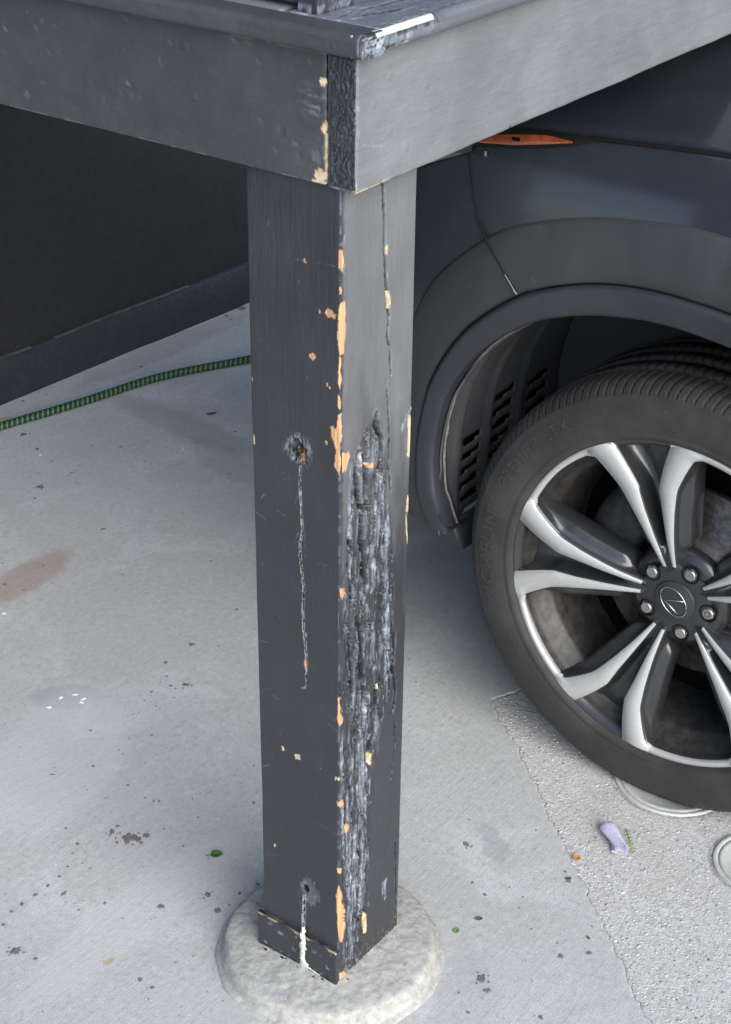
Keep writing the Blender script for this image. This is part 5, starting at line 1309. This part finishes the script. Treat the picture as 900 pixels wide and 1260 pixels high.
def leaf(name, label, loc, L_, W_, ang, col, fold=0.3, curl=0.25, cat="leaf", group=None, stem=True):
    m = simple(label[:30], col, 0.5, nscale=160, var=0.3)
    n, k = 12, 7; V = []
    for i in range(n):
        t_ = i/(n-1); w_ = W_*(math.sin(math.pi*min(1, t_**0.8))**0.8)+0.0002
        for j in range(k):
            s_ = -1+2*j/(k-1); V.append(((t_-0.5)*L_, s_*w_, 0.0008+abs(s_)*w_*fold+curl*L_*(t_-0.4)**2))
    V = np.array(V); V[:, 2] -= V[:, 2].min()-0.0005
    root = tag(empty(name, loc), label, cat, group); root.rotation_euler = (0, 0, ang)
    o = mesh_np("blade", V, gridq(n, k), m, root); md = o.modifiers.new('t', 'SOLIDIFY'); md.thickness = 0.0004
    if stem:
        mb = MB(); mb.tube([(-L_*0.9, 0.001, 0.0012), (-L_*0.65, 0.0, 0.0012), (-L_*0.42, 0, 0.0014)], [0.0007, 0.0006, 0.0005], 6); mb.tube([(-L_*0.42, 0, 0.0014+curl*L_*0.55), (0, 0, 0.0016), (L_*0.42, 0, 0.0016)], 0.0003, 5)
        mb.build("stalk", m, root, smooth=True)
    return root
leaf("green_leaf", "fresh green leaf with a stalk beside the round footing", (0.1296, 0.3408, 0), 0.020, 0.0085, 2.4+3.14, (0.055, 0.17, 0.035))
leaf("green_leaf", "small green leaf scrap lying right of the footing", (0.259, -0.0687, 0), 0.013, 0.004, 2.3, (0.06, 0.15, 0.04), stem=False)
leaf("green_leaf", "pale green leaf scrap close against the footing edge", (0.2181, -0.056, 0), 0.012, 0.0045, 0.4, (0.16, 0.28, 0.08), stem=False)
leaf("green_leaf", "tiny green leaf tip between two dark grime spots", (0.3246, -0.2209, 0), 0.008, 0.002, 0.9, (0.12, 0.19, 0.06), stem=False)
leaf("orange_leaf", "small curled orange leaf on the concrete joint", (0.4684, -0.1166, 0), 0.015, 0.0055, 1.2, (0.55, 0.24, 0.055), curl=0.6, stem=False)
leaf("brown_leaf", "thin dry brown leaf on the concrete below the hose", (1.3179, 1.3898, 0), 0.028, 0.005, -0.7, (0.10, 0.055, 0.035), curl=0.5, stem=False)
leaf("yellow_leaf", "dry yellow leaf lying against the hose by the wall", (0.984, 1.752, 0), 0.05, 0.012, -0.6, (0.42, 0.36, 0.13), curl=0.4, stem=False)
leaf("brown_leaf", "dark dry scrap of leaf beside the orange leaf", (0.418, -0.131, 0), 0.011, 0.003, 2.6, (0.10, 0.09, 0.07), curl=0.5, stem=False)
# fallen trumpet blossom with its green sprig
PETAL = simple("pale violet petal", (0.56, 0.56, 0.69), 0.6, nscale=140, var=0.12)
fl_ = tag(empty("fallen_blossom", (0.543, -0.140, 0)), "pale violet fallen blossom on the aggregate near the drain covers", "flower"); fl_.rotation_euler = (0, 0, math.atan2(-0.166+0.115, 0.5225-0.5634))
prof = [(-0.031, 0.0075), (-0.029, 0.0118), (-0.020, 0.0130), (-0.008, 0.0125), (0.006, 0.0110), (0.020, 0.0105), (0.030, 0.0120), (0.034, 0.0130)]
th = np.linspace(0, 2*np.pi, 30, endpoint=False); V = []
for xx, r in prof:
    ruf = 1+0.22*np.sin(5*th+xx*60)*sstep(-0.01, 0.034, xx)+0.10*np.sin(3*th+xx*90)
    for i, a in enumerate(th): V.append((xx+0.004*math.sin(5*a)*(xx > 0.025), r*ruf[i]*math.cos(a), 0.0058+0.50*r*ruf[i]*math.sin(a)))
V.append((-0.033, 0, 0.0058)); n0 = len(V)-1; Q = [tuple(q) for q in gridq(len(prof), 30, True)]+[(n0, (i+1) % 30, i) for i in range(30)]
V = np.array(V); V[:, 2] -= V[:, 2].min()-0.0004
mesh_np("petal_tube", V, Q, PETAL, fl_)
leaf_m = (0.20, 0.34, 0.08)
spr = tag(empty("green_sprig", (0.5535, -0.164, 0)), "yellow green leaflet sprig lying against the violet blossom", "sprig"); spr.rotation_euler = (0, 0, math.atan2(-0.1834+0.1445, 0.5311-0.5764))
GM = simple("yellow green leaflet", leaf_m, 0.5, nscale=140, var=0.3)
mb = MB(); mb.tube([(-0.03, 0, 0.002), (0, 0.001, 0.0025), (0.03, 0, 0.002)], 0.0007, 6); mb.build("stalk", GM, spr, smooth=True)
for k in range(7):
    for sg in (-1, 1):
        x = -0.026+k*0.0085; l_ = 0.0085*(1-0.05*k); a = sg*0.9
        pts = [(x, 0, 0.0025), (x+l_*0.5*math.cos(a)-0.002*sg*math.sin(a), l_*0.5*math.sin(a)+0.002*math.cos(a), 0.0042), (x+l_*math.cos(a), l_*math.sin(a), 0.003), (x+l_*0.5*math.cos(a)+0.002*sg*math.sin(a), l_*0.5*math.sin(a)-0.002*math.cos(a), 0.0036)]
        mesh_np("leaflet", np.array(pts), np.array([[0, 1, 2, 3]]), GM, spr)
